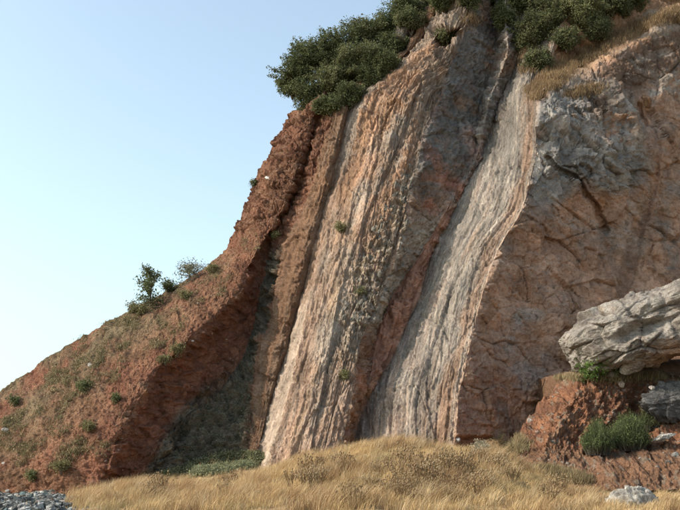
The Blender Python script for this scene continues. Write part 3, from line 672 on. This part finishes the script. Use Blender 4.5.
for i, (px, py, ax, az, tn, lb, nm) in enumerate([
 (168, 291, 13, 9, 0, 'low dark shrub just right of the upright dark tree', 'shrub'),
 (133, 312, 9, 8, 1, 'pale green shrub at the left foot of the upright dark tree', 'shrub'),
 (143, 312, 13, 7, 1, 'low olive shrub below the upright dark tree', 'shrub'),
 (186, 297, 11, 6, 1, 'olive shrub on the slope under the sparse grey green tree', 'shrub'),
 (214, 272, 7, 6, 1, 'round shrub near the skyline right of the sparse grey green tree', 'shrub'),
 (178, 352, 9, 6, 1, 'shrub on the rim of the dark red scarp, the larger of its pair', 'shrub'),
 (166, 360, 7, 4, 1, 'small shrub on the scarp rim left of the larger one', 'shrub'),
 (117, 398, 5, 4, 0, 'small dark shrub alone on the bare middle of the red slope', 'shrub'),
 (85, 388, 11, 6, 0, 'dark green shrub below the white rock on the red slope', 'shrub'),
 (16, 404, 7, 6, 0, 'dark round shrub near the left edge of the photo', 'shrub'),
 (90, 428, 8, 6, 1, 'yellowish shrub in the lower middle of the red slope', 'shrub'),
 (34, 476, 7, 5, 0, 'dark green shrub just above the rubble heap', 'shrub'),
 (62, 468, 9, 6, 1, 'grey green shrub up and right of the one above the rubble heap', 'shrub'),
 (341, 231, 8, 8, 1, 'lone green shrub rooted in the face of the left rock slab', 'shrub'),
 (244, 178, 5, 3, 0, 'tiny shrub on the steep skyline beside the white rock', 'shrub'),
 (276, 236, 8, 4, 2, 'pale shrub at the top of the grey scree gully', 'shrub'),
 (345, 375, 4, 4, 2, 'tuft of green low on the left slab near its gully', 'shrub'),
 (361, 292, 4, 4, 2, 'tuft of green among the broken grey blocks', 'shrub'),
]):
    p = at_px(px, py, 68); s = p[1] / F
    bush(nm, p - np.array([0, .15, .1]), ax * s, az * s, lb, 'shrub', 'shrubs scattered on the slope', n=int(260 + ax * az * 9), leaf=.13, cols=[(GREEN1, GREEN2), (OLIVE * .7, OLIVE * 1.15), (GREEN3, OLIVE * 1.2)][tn], seed=60 + i, lobes=6, down=.5)

# broom-like green bushes on the bank: upright stems
def broom(px, py, wpx, hpx, Yd, label, seed, n=2600, cols=(c3(.075, .10, .04), c3(.15, .18, .075)), base_col=c3(.15, .12, .10)):
    p = at_px(px, py, Yd); s = p[1] / F; r = np.random.default_rng(seed); W = wpx * s / 2; H = hpx * s
    root = empty('green_bush', tuple(p)); tag(root, label, 'bush', 'green bushes on the red bank')
    a = r.uniform(0, 6.28, n); rad = np.sqrt(r.uniform(0, 1, n)); tx = np.cos(a) * rad; ty = np.sin(a) * rad
    b0 = np.stack([tx * W * .55, ty * W * .5, np.full(n, -.15)], -1) + r.normal(size=(n, 3)) * [.1, .08, 0]
    hh = H * (1 - .62 * rad ** 2) * r.uniform(.35, 1.08, n) * (1 + .35 * noise2(tx * 2.2 + seed, ty * 2.2, seed))
    tip = np.stack([tx * W * 1.1 + r.normal(size=n) * .12, ty * W + r.normal(size=n) * .12, hh], -1)
    mid = b0 * .45 + tip * .55 + r.normal(size=(n, 3)) * .05; mid[:, 2] += .06
    wv = r.normal(size=(n, 3)) * [1, 1, .2]; wv /= np.linalg.norm(wv, axis=1, keepdims=True); wv *= .013
    v_ = np.stack([b0 - wv, b0 + wv, mid + wv, mid - wv, tip], 1).reshape(-1, 3)
    i5 = np.arange(n)[:, None] * 5
    f_ = np.concatenate([i5 + [0, 1, 2], i5 + [0, 2, 3], i5 + [3, 2, 4]])
    tn = r.uniform(0, 1, (n, 1)); ct = cols[0] + (cols[1] - cols[0]) * tn; cb = base_col * (.8 + .4 * tn)
    c_ = np.stack([cb, cb, cb * .4 + ct * .6, cb * .4 + ct * .6, ct], 1).reshape(-1, 3)
    mesh_np('crown', v_, f_, M_leaf, root, c_, smooth=False)
    # leaflets towards the tips
    m = r.integers(0, n, n * 2); u = r.uniform(.35, 1, (n * 2, 1)); cent = mid[m] * (1 - u) + tip[m] * u + r.normal(size=(n * 2, 3)) * .03
    v_, f_, c_ = leaves(cent, np.full(n * 2, .085), ct[m], r, .4, up=.6)
    mesh_np('foliage', v_, f_, M_leaf, root, c_, smooth=False)
broom(598, 452, 27, 32, 42, 'small upright green bush on the red bank, left of the wider one', 1)
broom(629, 448, 37, 35, 42, 'wide upright green bush on the red bank below the terrace', 2, n=3800)
broom(650, 428, 20, 20, 43, 'low green bush behind the wide one beside the dark boulder', 3, n=1300, cols=(c3(.07, .09, .04), c3(.12, .14, .06)))
p = at_px(598, 374, 46); bush('shrub', P(598, 372, 45.4), .95, .5, 'bright green shrub growing under the nose of the huge boulder', 'shrub', n=1700, leaf=.14, cols=(c3(.09, .14, .04), c3(.16, .24, .07)), seed=91, down=.5)
bush('shrub', P(622, 374, 45.6), .6, .3, 'dark shrub in the shade under the huge boulder', 'shrub', n=600, leaf=.11, cols=(GREEN1, GREEN2), seed=92, down=.5)

# ------------------------------------------------------------------ stones
sid = [0]
def stone(px, py, rpx, label, color, Yd=45, group=None, flat=.7, stain=None, name='stone', res=(16, 10), sink=.2):
    p = at_px(px, py, Yd); s = p[1] / F; q = rpx * s; sid[0] += 1; r = np.random.default_rng(sid[0])
    o = rock_obj(name, p + np.array([0, q * sink, 0]), (q, q * .8, q * flat), tuple(r.uniform(-.5, .5, 3)), 100 + sid[0], res, color, n=9, rough=.06)
    tag(o, label, 'stone', group); return o
WH = (.72, .68, .62); GR = (.36, .34, .31); OC = (.40, .27, .18)
stone(268, 178, 4.2, 'bright white stone stuck in the steep red rock near the skyline', WH, 72, flat=.45)
stone(90, 366, 3.0, 'white stone on the olive patch of the red slope', (.60, .56, .5), 66, flat=1.1)
stone(193, 341, 1.6, 'pale stone lying on the rim of the dark red scarp', WH, 62)
stone(4, 463, 2.0, 'small white stone at the left edge of the photo', WH, 62)
stone(5, 430, 4.0, 'pale grey stone low at the left edge of the red slope', (.42, .38, .34), 64)
stone(60, 374, 1.6, 'small grey stone at the edge of the olive patch left of the white one', GR, 66)
stone(600, 90, 4.5, 'grey stone jutting from the dark earth under the dry grass ledge', (.28, .25, .23), 70)
stone(646, 101, 7.5, 'rounded brown stone wedged above the brown rock face', (.30, .18, .11), 71, res=(32, 20))
stone(626, 74, 3.5, 'small pale stone in dark earth under the ledge', (.36, .30, .26), 71)
stone(566, 380, 2.2, 'pale stone at the left end of the terrace rim', (.6, .5, .42), 46)
stone(621, 384, 3.4, 'pale upright stone in the rim of the red bank', (.5, .38, .3), 46, flat=1.2)
stone(530, 420, 3.4, 'grey stone on the left shoulder of the red bank', (.42, .36, .32), 46)
stone(538, 432, 2.6, 'brown stone on the left shoulder of the red bank below the grey one', (.38, .26, .2), 46)
stone(652, 388, 3.0, 'pale stone leaning against the top of the dark grey boulder', (.45, .4, .36), 44)
stone(648, 492, 3.4, 'small white stone in dry grass right of the pale rounded stone', (.55, .5, .45), 36)
stone(592, 500, 2.6, 'small white stone beside the dark clump left of the pale rounded stone', (.6, .55, .5), 32, flat=1.3)
stone(676, 456, 4.5, 'grey stone at the right edge of the photo low on the bank', GR, 40)
stone(668, 462, 3.2, 'dark stone at the foot of the bank near the right edge', (.2, .17, .15), 40)
stone(458, 440, 3.6, 'grey stone at the foot of the sharp cliff edge', (.38, .36, .35), 52)
r_ = np.random.default_rng(77)
for i in range(70):
    px = r_.uniform(530, 680); py = r_.uniform(382, 474)
    if 585 < px < 660 and 420 < py < 452: continue
    h_ = hit(px, py)
    if not h_ or not h_[2].startswith('red_bank'): continue
    stone(px, py, r_.uniform(.9, 2.4), 'small stone weathering out of the red earth bank', tuple(np.array([(.38, .30, .25), (.30, .2, .14), (.5, .42, .35)][i % 3]) * r_.uniform(.8, 1.1)), 44, 'small stones in the red bank', res=(10, 7))
for i in range(46):
    px = r_.uniform(5, 240); py = r_.uniform(300, 470)
    h_ = hit(px, py)
    if not h_ or not h_[2].startswith('red_slope'): continue
    stone(px, py, r_.uniform(.8, 1.7), 'small stone lying loose on the red earth slope', tuple(np.array([(.38, .28, .22), (.33, .2, .14)][i % 2]) * r_.uniform(.8, 1.2)), 62, 'small stones on the red slope', res=(9, 6))
# blocks broken out of the grey column between slab and gully: parts of the cliff
def block(px, py, wpx, hpx, color, ang, sd):
    h_ = hit(px, py)
    if not h_: return
    p = np.array(h_[0]); s = p[1] / F; q = wpx * s; r = np.random.default_rng(sd)
    o = rock_obj('rock_block', (0, 0, 0), (q * .5, q * .45, hpx * s * .5), (0, 0, 0), sd, (14, 10), color, n=22, rough=.03, mat=M_slab, angular=1.9)
    o.parent = cliff; o.location = Vector(p) - cliff.location + Vector(h_[1]) * (-.3 * q); o.rotation_euler = (R(-14) + r.uniform(-.25, .25), R(ang) + r.uniform(-.25, .25), r.uniform(-.6, .6))
r_ = np.random.default_rng(5)
for i in range(70):
    t_ = r_.uniform(0, 1); cx = np.interp(t_, [0, .35, .7, 1], [412, 392, 366, 352]) + r_.normal() * (11 if t_ > .3 else 7); cy = np.interp(t_, [0, .35, .7, 1], [170, 225, 300, 330])
    block(cx, cy + r_.uniform(-6, 6), r_.uniform(4, 8), r_.uniform(7, 15), tuple(np.array([.20, .18, .15]) * r_.uniform(.7, 1.15)), 22, 300 + i)
for i in range(60):
    px = r_.uniform(545, 678); py = r_.uniform(60, 115)
    block(px, py, r_.uniform(3, 7), r_.uniform(3, 7), tuple(np.array([.25, .19, .15]) * r_.uniform(.7, 1.2)), 0, 500 + i)

# ------------------------------------------------------------------ rubble heap, lower left
def low_rocks(n, posf, sz, colf, seed):
    r = np.random.default_rng(seed); vs = []; fs = []; cs = []
    d_, f_ = uvsphere(6, 4); d_ = d_.reshape(-1, 3)
    for i in range(n):
        p, k_ = posf(r); q = r.uniform(*sz) * k_; A = r.normal(size=(3, 3)) * .35 + np.eye(3)
        v_ = (d_ * r.uniform(.7, 1.2, (len(d_), 1)) * [1, 1, .6]) @ A * q + p
        vs.append(v_); fs.append(f_ + i * len(d_)); cs.append(np.repeat(colf(r)[None], len(d_), 0) )
    return np.concatenate(vs), np.concatenate(fs), np.concatenate(cs)
def heap_h(x, y):
    px, _ = 340 + F * x * CP / y, 0
    return None
HX, HY = np.meshgrid(np.linspace(-18.5, -6.5, 120), np.linspace(16, 44, 150))
def heapz(x, y):
    g = ground_z(x, y); px = 340 + F * x * CP / y + 10 * noise2(x / 1.3, y / 2.0, 67); e = ss(43, 38, y) * ss(92, 66, px)
    return g - .12 + e * (.30 + .16 * ss(27, 38, y) + .24 * fbm(x / 1.2, y / 1.2, 3, seed=66))
HZ = heapz(HX, HY)
def hc(r):
    k_ = r.uniform()
    if k_ < .32: return c3(.50, .49, .46) * r.uniform(.7, 1.2)
    if k_ < .72: return c3(.17, .17, .16) * r.uniform(.5, 1.2)
    if k_ < .88: return c3(.34, .29, .23)
    return c3(.17, .22, .22) if k_ < .96 else c3(.3, .17, .13)
def hp(r):
    y = 17 + 25 * r.uniform() ** .7; x = ((r.uniform(-14, 88) if r.uniform() < .93 else 84 + abs(r.normal()) * 16) - 340) / F * y; return np.array([x, y, float(heapz(np.array(x), np.array(y)))]), 1
v_, f_, c_ = low_rocks(6500, hp, (.05, .17), hc, 9)
v2, f2_ = np.stack([HX, HY, HZ], -1).reshape(-1, 3), grid_faces(150, 120, flip=True)
oh = mesh_np('rubble_heap', np.concatenate([v_, v2]), np.concatenate([f_, f2_ + len(v_)]), M_boulder, None, np.concatenate([c_, np.zeros(v2.shape) + c3(.17, .15, .13)]), smooth=False)
tag(oh, 'heap of grey and white rubble in the lower left corner', 'rubble', kind='stuff')
dg = bpy.context.evaluated_depsgraph_get()
for px, py, q, lb, cl in [(76, 502, 2.6, 'white lump at the right end of the rubble heap', WH), (55, 500, 2.2, 'white lump on the rubble heap left of its right end', WH), (27, 505, 2.4, 'pale lump low on the rubble heap near the photo corner', WH), (8, 491, 2.6, 'grey lump on the crest of the rubble heap at the left edge', (.45, .44, .42)), (69, 498, 2.2, 'reddish lump on the rubble heap beside the white end lump', (.42, .2, .15))]:
    stone(px, py, q, lb, cl, 40)

# ------------------------------------------------------------------ grasses
def blades(pos, hgt, colr, r, lean=.45, width=.012, wind=(.25, 0)):
    n = len(pos); a = r.uniform(0, 6.28, n); l = r.uniform(.1, 1, n) * lean
    d_ = np.stack([np.cos(a) * l + wind[0], np.sin(a) * l + wind[1], np.full(n, .95)], -1); hgt = np.asarray(hgt)[:, None]
    mid = pos + d_ * hgt * [.35, .35, .6]; tip = pos + d_ * hgt
    b = r.uniform(0, 6.28, n); wv = np.stack([np.cos(b), np.sin(b), 0 * b], -1) * width * r.uniform(.6, 1.3, (n, 1))
    v_ = np.stack([pos - wv, pos + wv, mid + wv * .7, mid - wv * .7, tip], 1).reshape(-1, 3); i5 = np.arange(n)[:, None] * 5
    f_ = np.concatenate([i5 + [0, 1, 2], i5 + [0, 2, 3], i5 + [3, 2, 4]])
    return v_, f_, np.repeat(colr[:, None], 5, 1).reshape(-1, 3)
r = np.random.default_rng(31)
n = 520000; yy = 24.5 + (52 - 24.5) * r.uniform(0, 1, n) ** .85; xx = (r.uniform(-1, 1, n)) * .40 * yy
dens = fbm(xx / 1.1, yy / 1.6, 4, seed=120, gain=.6)
px_g = 340 + F * xx * CP / yy
keep = r.uniform(0, 1, n) < ss(-.32, .16, dens)
keep &= ~((px_g < 82 + 14 * noise2(yy / 1.5, xx, 5)) | ((px_g < 112) & (r.uniform(0, 1, n) < .5))); keep &= ~((px_g > 540) & (yy > 41.5))
keep &= r.uniform(0, 1, n) < np.where((yy > 45.5), .35, 1)
keep &= (np.arange(n) % 10) < 8
keep &= ~((px_g > 186) & (px_g < 264) & (yy > 47) & (r.uniform(0, 1, n) < .9))
xx = xx[keep]; yy = yy[keep]; dens = dens[keep]; n = len(xx); zz = ground_z(xx, yy) - .03
tone = fbm(xx / 2.5, yy / 3.5, 4, seed=121, gain=.6); t2 = fbm(xx / .6, yy / .9, 3, seed=122)
cl = mix(c3(.46, .325, .165) + np.zeros((n, 3)), c3(.27, .165, .085), ss(-.1, .35, tone) * .8); cl = mix(cl, c3(.54, .42, .26), ss(.05, .4, t2) * .8)
cl = mix(cl, c3(.20, .165, .085), ss(.12, .4, -tone + .3 * t2) * .6); cl *= r.uniform(.75, 1.2, (n, 1))
hh = (.20 + .26 * ss(-.2, .35, tone) + .14 * t2) * r.uniform(.55, 1.35, n); tv, te, ti = facets(xx / .55, yy / .55, 140, 1.0); hh = hh * (.55 + .9 * ti) * (.6 + .6 * ss(0, .25, te)); hh = hh * (1 - .35 * ss(500, 560, px_g[keep])); hh = np.clip(hh, .05, .7); wdx = .25 + .5 * fbm(xx / 1.5, yy / 1.5, 2, seed=141) + (ti - .5) * .5
v_, f_, c_ = blades(np.stack([xx, yy, zz], -1), hh, cl * (.8 + .4 * ti)[:, None], r, lean=.75, width=.0078, wind=(wdx, .0))
og2 = mesh_np('dry_grass', v_, f_, M_grass, None, c_, smooth=False); tag(og2, 'golden dry grass covering the mound at the foot of the cliff', 'grass', kind='stuff')
print('grass blades', n, 'tris', sum(len(o_.data.polygons) * 2 for o_ in sc.objects if o_.type == 'MESH'))

def px_scatter(n, region, r, names=None):
    """points on the built surfaces inside soft regions given as (px,py,rx,ry,ang)"""
    out = []; nor = []
    tot = sum(q[2] * q[3] for q in region)
    for (cx, cy, rx, ry, an) in region:
        for _ in range(max(1, int(n * rx * ry / tot))):
            a = r.uniform(0, 6.28); q = math.sqrt(r.uniform()); ex = math.cos(a) * q * rx; ey = math.sin(a) * q * ry
            c_, s_ = math.cos(R(an)), math.sin(R(an)); h_ = hit(cx + ex * c_ - ey * s_, cy + ex * s_ + ey * c_)
            if h_ and (names is None or h_[2].split('.')[0] in names) : out.append(h_[0][:]); nor.append(h_[1][:])
    return np.array(out), np.array(nor)
# dry grass hanging on the ledges of the upper cliff
CLN = {'rock_slab', 'rock_face', 'rock_gully', 'rock_buttress', 'red_slope', 'scree_gully'}
pts, nr_ = px_scatter(1500, [(556, 76, 24, 11, -38), (590, 54, 28, 8, -32), (632, 32, 34, 7, -28), (672, 16, 22, 7, -22), (536, 92, 10, 9, 0), (470, 22, 8, 5, 0), (530, 60, 10, 16, 20), (585, 92, 22, 5, -10)], r, CLN)
m = np.repeat(np.arange(len(pts)), 22); pp = pts[m] + r.normal(size=(len(m), 3)) * [.2, .1, .15]
cl = c3(.30, .21, .12) * r.uniform(.55, 1.25, (len(m), 1)); v_, f_, c_ = blades(pp, r.uniform(.12, .42, len(m)), cl, r, .8, .016, (.1, -.35))
tag(mesh_np('ledge_grass', v_, f_, M_grass, None, c_, smooth=False), 'dry tan grass on the sloping ledge high on the right of the cliff', 'grass', kind='stuff')
# low ground cover on the red slope
reg = [(60, 395, 75, 22, -28), (95, 350, 55, 20, -35), (30, 430, 40, 22, -10), (60, 455, 50, 16, -10), (120, 335, 28, 13, -40), (160, 330, 30, 16, -35), (215, 285, 22, 13, -50), (255, 240, 14, 9, -40), (150, 305, 24, 9, -30)]
pts, nr_ = px_scatter(5200, reg, r, {'red_slope'})
kk = fbm(pts[:, 0] / 1.6, pts[:, 2] / 1.6, 4, seed=130, gain=.6) + r.uniform(-.12, .12, len(pts)); pts = pts[kk > .10]; kk = kk[kk > .10]
m = np.repeat(np.arange(len(pts)), 16); pp = pts[m] + r.normal(size=(len(m), 3)) * [.15, .12, .07] + [0, -.03, .05]
cb = mix(c3(.135, .125, .065) + np.zeros((len(pts), 3)), c3(.27, .21, .12), r.uniform(0, 1, len(pts)))
v_, f_, c_ = leaves(pp, np.full(len(m), .14), cb[m] * r.uniform(.7, 1.3, (len(m), 1)), r, .3, up=1.2)
tag(mesh_np('ground_cover', v_, f_, M_grass, None, c_, smooth=False), 'olive and straw coloured tufts covering the left part of the red slope', 'ground cover', kind='stuff')
# green weeds on the scree fan
pts, nr_ = px_scatter(6500, [(222, 464, 44, 10, -10), (246, 461, 12, 9, 0), (186, 473, 30, 5, -5)], r, CLN | {'ground'})
m = np.repeat(np.arange(len(pts)), 12); pp = pts[m] + r.normal(size=(len(m), 3)) * [.12, .1, .08]
v_, f_, c_ = leaves(pp, np.full(len(m), .11), np.repeat(c3(.22, .225, .13)[None], len(m), 0) * r.uniform(.6, 1.3, (len(m), 1)), r)
tag(mesh_np('green_weeds', v_, f_, M_leaf, None, c_, smooth=False), 'pale green weeds on the foot of the scree between slope and slab', 'weeds', kind='stuff')
pts, nr_ = px_scatter(1500, [(215, 430, 50, 26, -38), (248, 380, 12, 40, 8)], r, {'red_slope', 'scree_gully'})
m = np.repeat(np.arange(len(pts)), 5); pp = pts[m] + r.normal(size=(len(m), 3)) * [.15, .1, .1]
v_, f_, c_ = leaves(pp, np.full(len(m), .10), np.repeat(c3(.12, .13, .085)[None], len(m), 0) * r.uniform(.6, 1.4, (len(m), 1)), r)
tag(mesh_np('scree_plants', v_, f_, M_leaf, None, c_, smooth=False), 'grey green plants creeping over the shaded scree', 'ground cover', kind='stuff')
# sparse plants on bank rim and grass on the bank foot
pts, nr_ = px_scatter(1500, [(610, 379, 55, 3, 0), (560, 476, 34, 5, 12), (500, 446, 28, 12, 0)], r, {'red_bank', 'ground'})
m = np.repeat(np.arange(len(pts)), 16); pp = pts[m] + r.normal(size=(len(m), 3)) * [.12, .1, .04]
cb = mix(c3(.32, .23, .13) + np.zeros((len(pts), 3)), c3(.26, .22, .12), r.uniform(0, 1, len(pts)))
v_, f_, c_ = blades(pp, r.uniform(.08, .36, len(m)), cb[m] * r.uniform(.7, 1.2, (len(m), 1)), r, .8, .012)
tag(mesh_np('bank_grass', v_, f_, M_grass, None, c_, smooth=False), 'straw coloured grass at the foot and rim of the red bank', 'grass', kind='stuff')

# ------------------------------------------------------------------ dry thistles: stems with seed heads
def thistle_mesh(seed, n=26, H=.8, W=.45):
    r = np.random.default_rng(seed); st = []; hd = []
    for i in range(n):
        a = r.uniform(0, 6.28); q = math.sqrt(r.uniform()) * W; h = H * r.uniform(.6, 1.05) * (1 - .3 * (q / W) ** 2)
        b0 = np.array([math.cos(a) * q * .25, math.sin(a) * q * .25, -.05]); e = np.array([math.cos(a) * q, math.sin(a) * q, h]); md = b0 * .5 + e * .5 + r.normal(size=3) * .03
        st += [tube(b0, md, .007, .006, 3), tube(md, e, .006, .004, 3)]; hd.append(e)
        for j in range(2):
            e2 = md + (e - md) * r.uniform(.1, .7) + np.array([r.normal() * .12, r.normal() * .12, r.uniform(.06, .22)]); st.append(tube(md, e2, .005, .003, 3)); hd.append(e2)
    sv, sf = join(st)
    d_, f_ = uvsphere(5, 4); d_ = d_.reshape(-1, 3)
    hv, hf = join([(d_ * r.uniform(.016, .032) * [1, 1, 1.2] + e, f_) for e in hd])
    return sv, sf, hv, hf
protos = []
for i in range(4):
    sv, sf, hv, hf = thistle_mesh(40 + i); rt = empty('dry_thistle')
    a_ = mesh_np('stem', sv, sf, M_grass, rt, np.zeros(sv.shape) + c3(.23, .155, .085), smooth=False)
    b_ = mesh_np('seed_head', hv, hf, M_grass, rt, np.zeros(hv.shape) + [c3(.36, .26, .15), c3(.27, .18, .10), c3(.44, .33, .20), c3(.33, .23, .13)][i], smooth=False); b_['kind'] = 'stuff'; a_['kind'] = 'stuff'; protos.append(rt)
TH = [(412, 492), (420, 486), (430, 478), (436, 485), (446, 474), (452, 480), (457, 470), (463, 476), (441, 466), (425, 470), (415, 478), (404, 484), (398, 492),
      (470, 470), (478, 462), (391, 498), (300, 478), (310, 474), (318, 482), (292, 484), (330, 476), (345, 470), (338, 462), (322, 466), (308, 488),
      (232, 486), (224, 492), (160, 494), (152, 500), (240, 478), (360, 500), (352, 506), (380, 474), (390, 466), (500, 470), (512, 482), (455, 500), (476, 496), (484, 488),
      (490, 450), (500, 446), (510, 450), (520, 456), (484, 458), (560, 492), (548, 502), (372, 486), (404, 470), (434, 496), (447, 490), (416, 500), (402, 503)]
used = set(); seen_lb = set()
for i, (px, py) in enumerate(TH):
    h_ = hit(px, py + 3)
    if not h_ or not h_[2].startswith(('ground', 'dry_grass', 'bank_grass')): 
        continue
    p = h_[0]; x_, y_ = p[0], p[1]; k_ = i % 4
    if k_ not in used: t_ = protos[k_]; used.add(k_)
    else:
        t_ = protos[k_].copy(); col.objects.link(t_)
        for ch in protos[k_].children:
            c2 = ch.copy(); col.objects.link(c2); c2.parent = t_
    t_.location = (x_, y_, float(ground_z(np.array(x_), np.array(y_)))); t_.rotation_euler = (0, 0, i * 1.7)
    s_ = (.62 + (.2 if 395 < px < 470 and 465 < py < 495 else 0)) + .55 * ((i * 37) % 10) / 10; t_.scale = (s_, s_, s_ * .95)
    side = 'left end' if px < 275 else 'left flank' if px < 350 else 'middle' if px < 440 else 'right part' if px < 485 else 'right end'
    tone_ = ('straw pale', 'dark brown', 'light tan', 'dull brown')[k_]; sz_ = 'small' if (i * 37) % 10 < 3 else 'tall' if (i * 37) % 10 > 6 else 'mid sized'
    row_ = 'near the bottom edge' if py > 495 else 'high up by the cliff foot' if py < 465 else 'half way up' if py < 480 else 'low down'
    lb = f'{sz_} {tone_} thistle {row_}, {side} of the mound'
    if lb in seen_lb: lb = lb.replace(' thistle', ' lopsided thistle') if lb.replace(' thistle', ' lopsided thistle') not in seen_lb else lb
    seen_lb.add(lb)
    tag(t_, lb, 'thistle', 'dry thistles in the golden grass')
for k_ in range(4):
    if k_ not in used:
        for ch in list(protos[k_].children): bpy.data.objects.remove(ch)
        bpy.data.objects.remove(protos[k_])
# pale feathery shrubs where the grass meets the wall, dark clumps in front
for i, (px, py, ax, az, lb, cA, cB) in enumerate([
 (497, 450, 20, 14, 'straw coloured feathery shrub at the foot of the brown face', c3(.30, .25, .13), c3(.46, .38, .22)),
 (482, 455, 12, 10, 'grey straw shrub left of the larger feathery one', c3(.28, .25, .18), c3(.42, .37, .27)),
 (594, 497, 10, 6, 'dark withered clump in the grass left of the pale rounded stone', c3(.06, .05, .035), c3(.12, .10, .06)),
 (521, 489, 5, 3, 'small dark withered clump in the grass in front of the red bank', c3(.10, .08, .06), c3(.18, .14, .09)),
 (486, 482, 6, 3, 'small olive clump in the grass in the middle foreground', c3(.12, .12, .06), c3(.2, .19, .10)),
]):
    h_ = hit(px, py)
    p = np.array(h_[0]) if h_ else P(px, py, 38)
    s = p[1] / F; bush('dry_shrub', p - np.array([0, 0, .05]), ax * s, az * s, lb, 'shrub', 'dry shrubs in the grass', n=900 + ax * az * 5, leaf=.075, cols=(cA, cB), seed=200 + i, lobes=6, down=.5, tw=False)
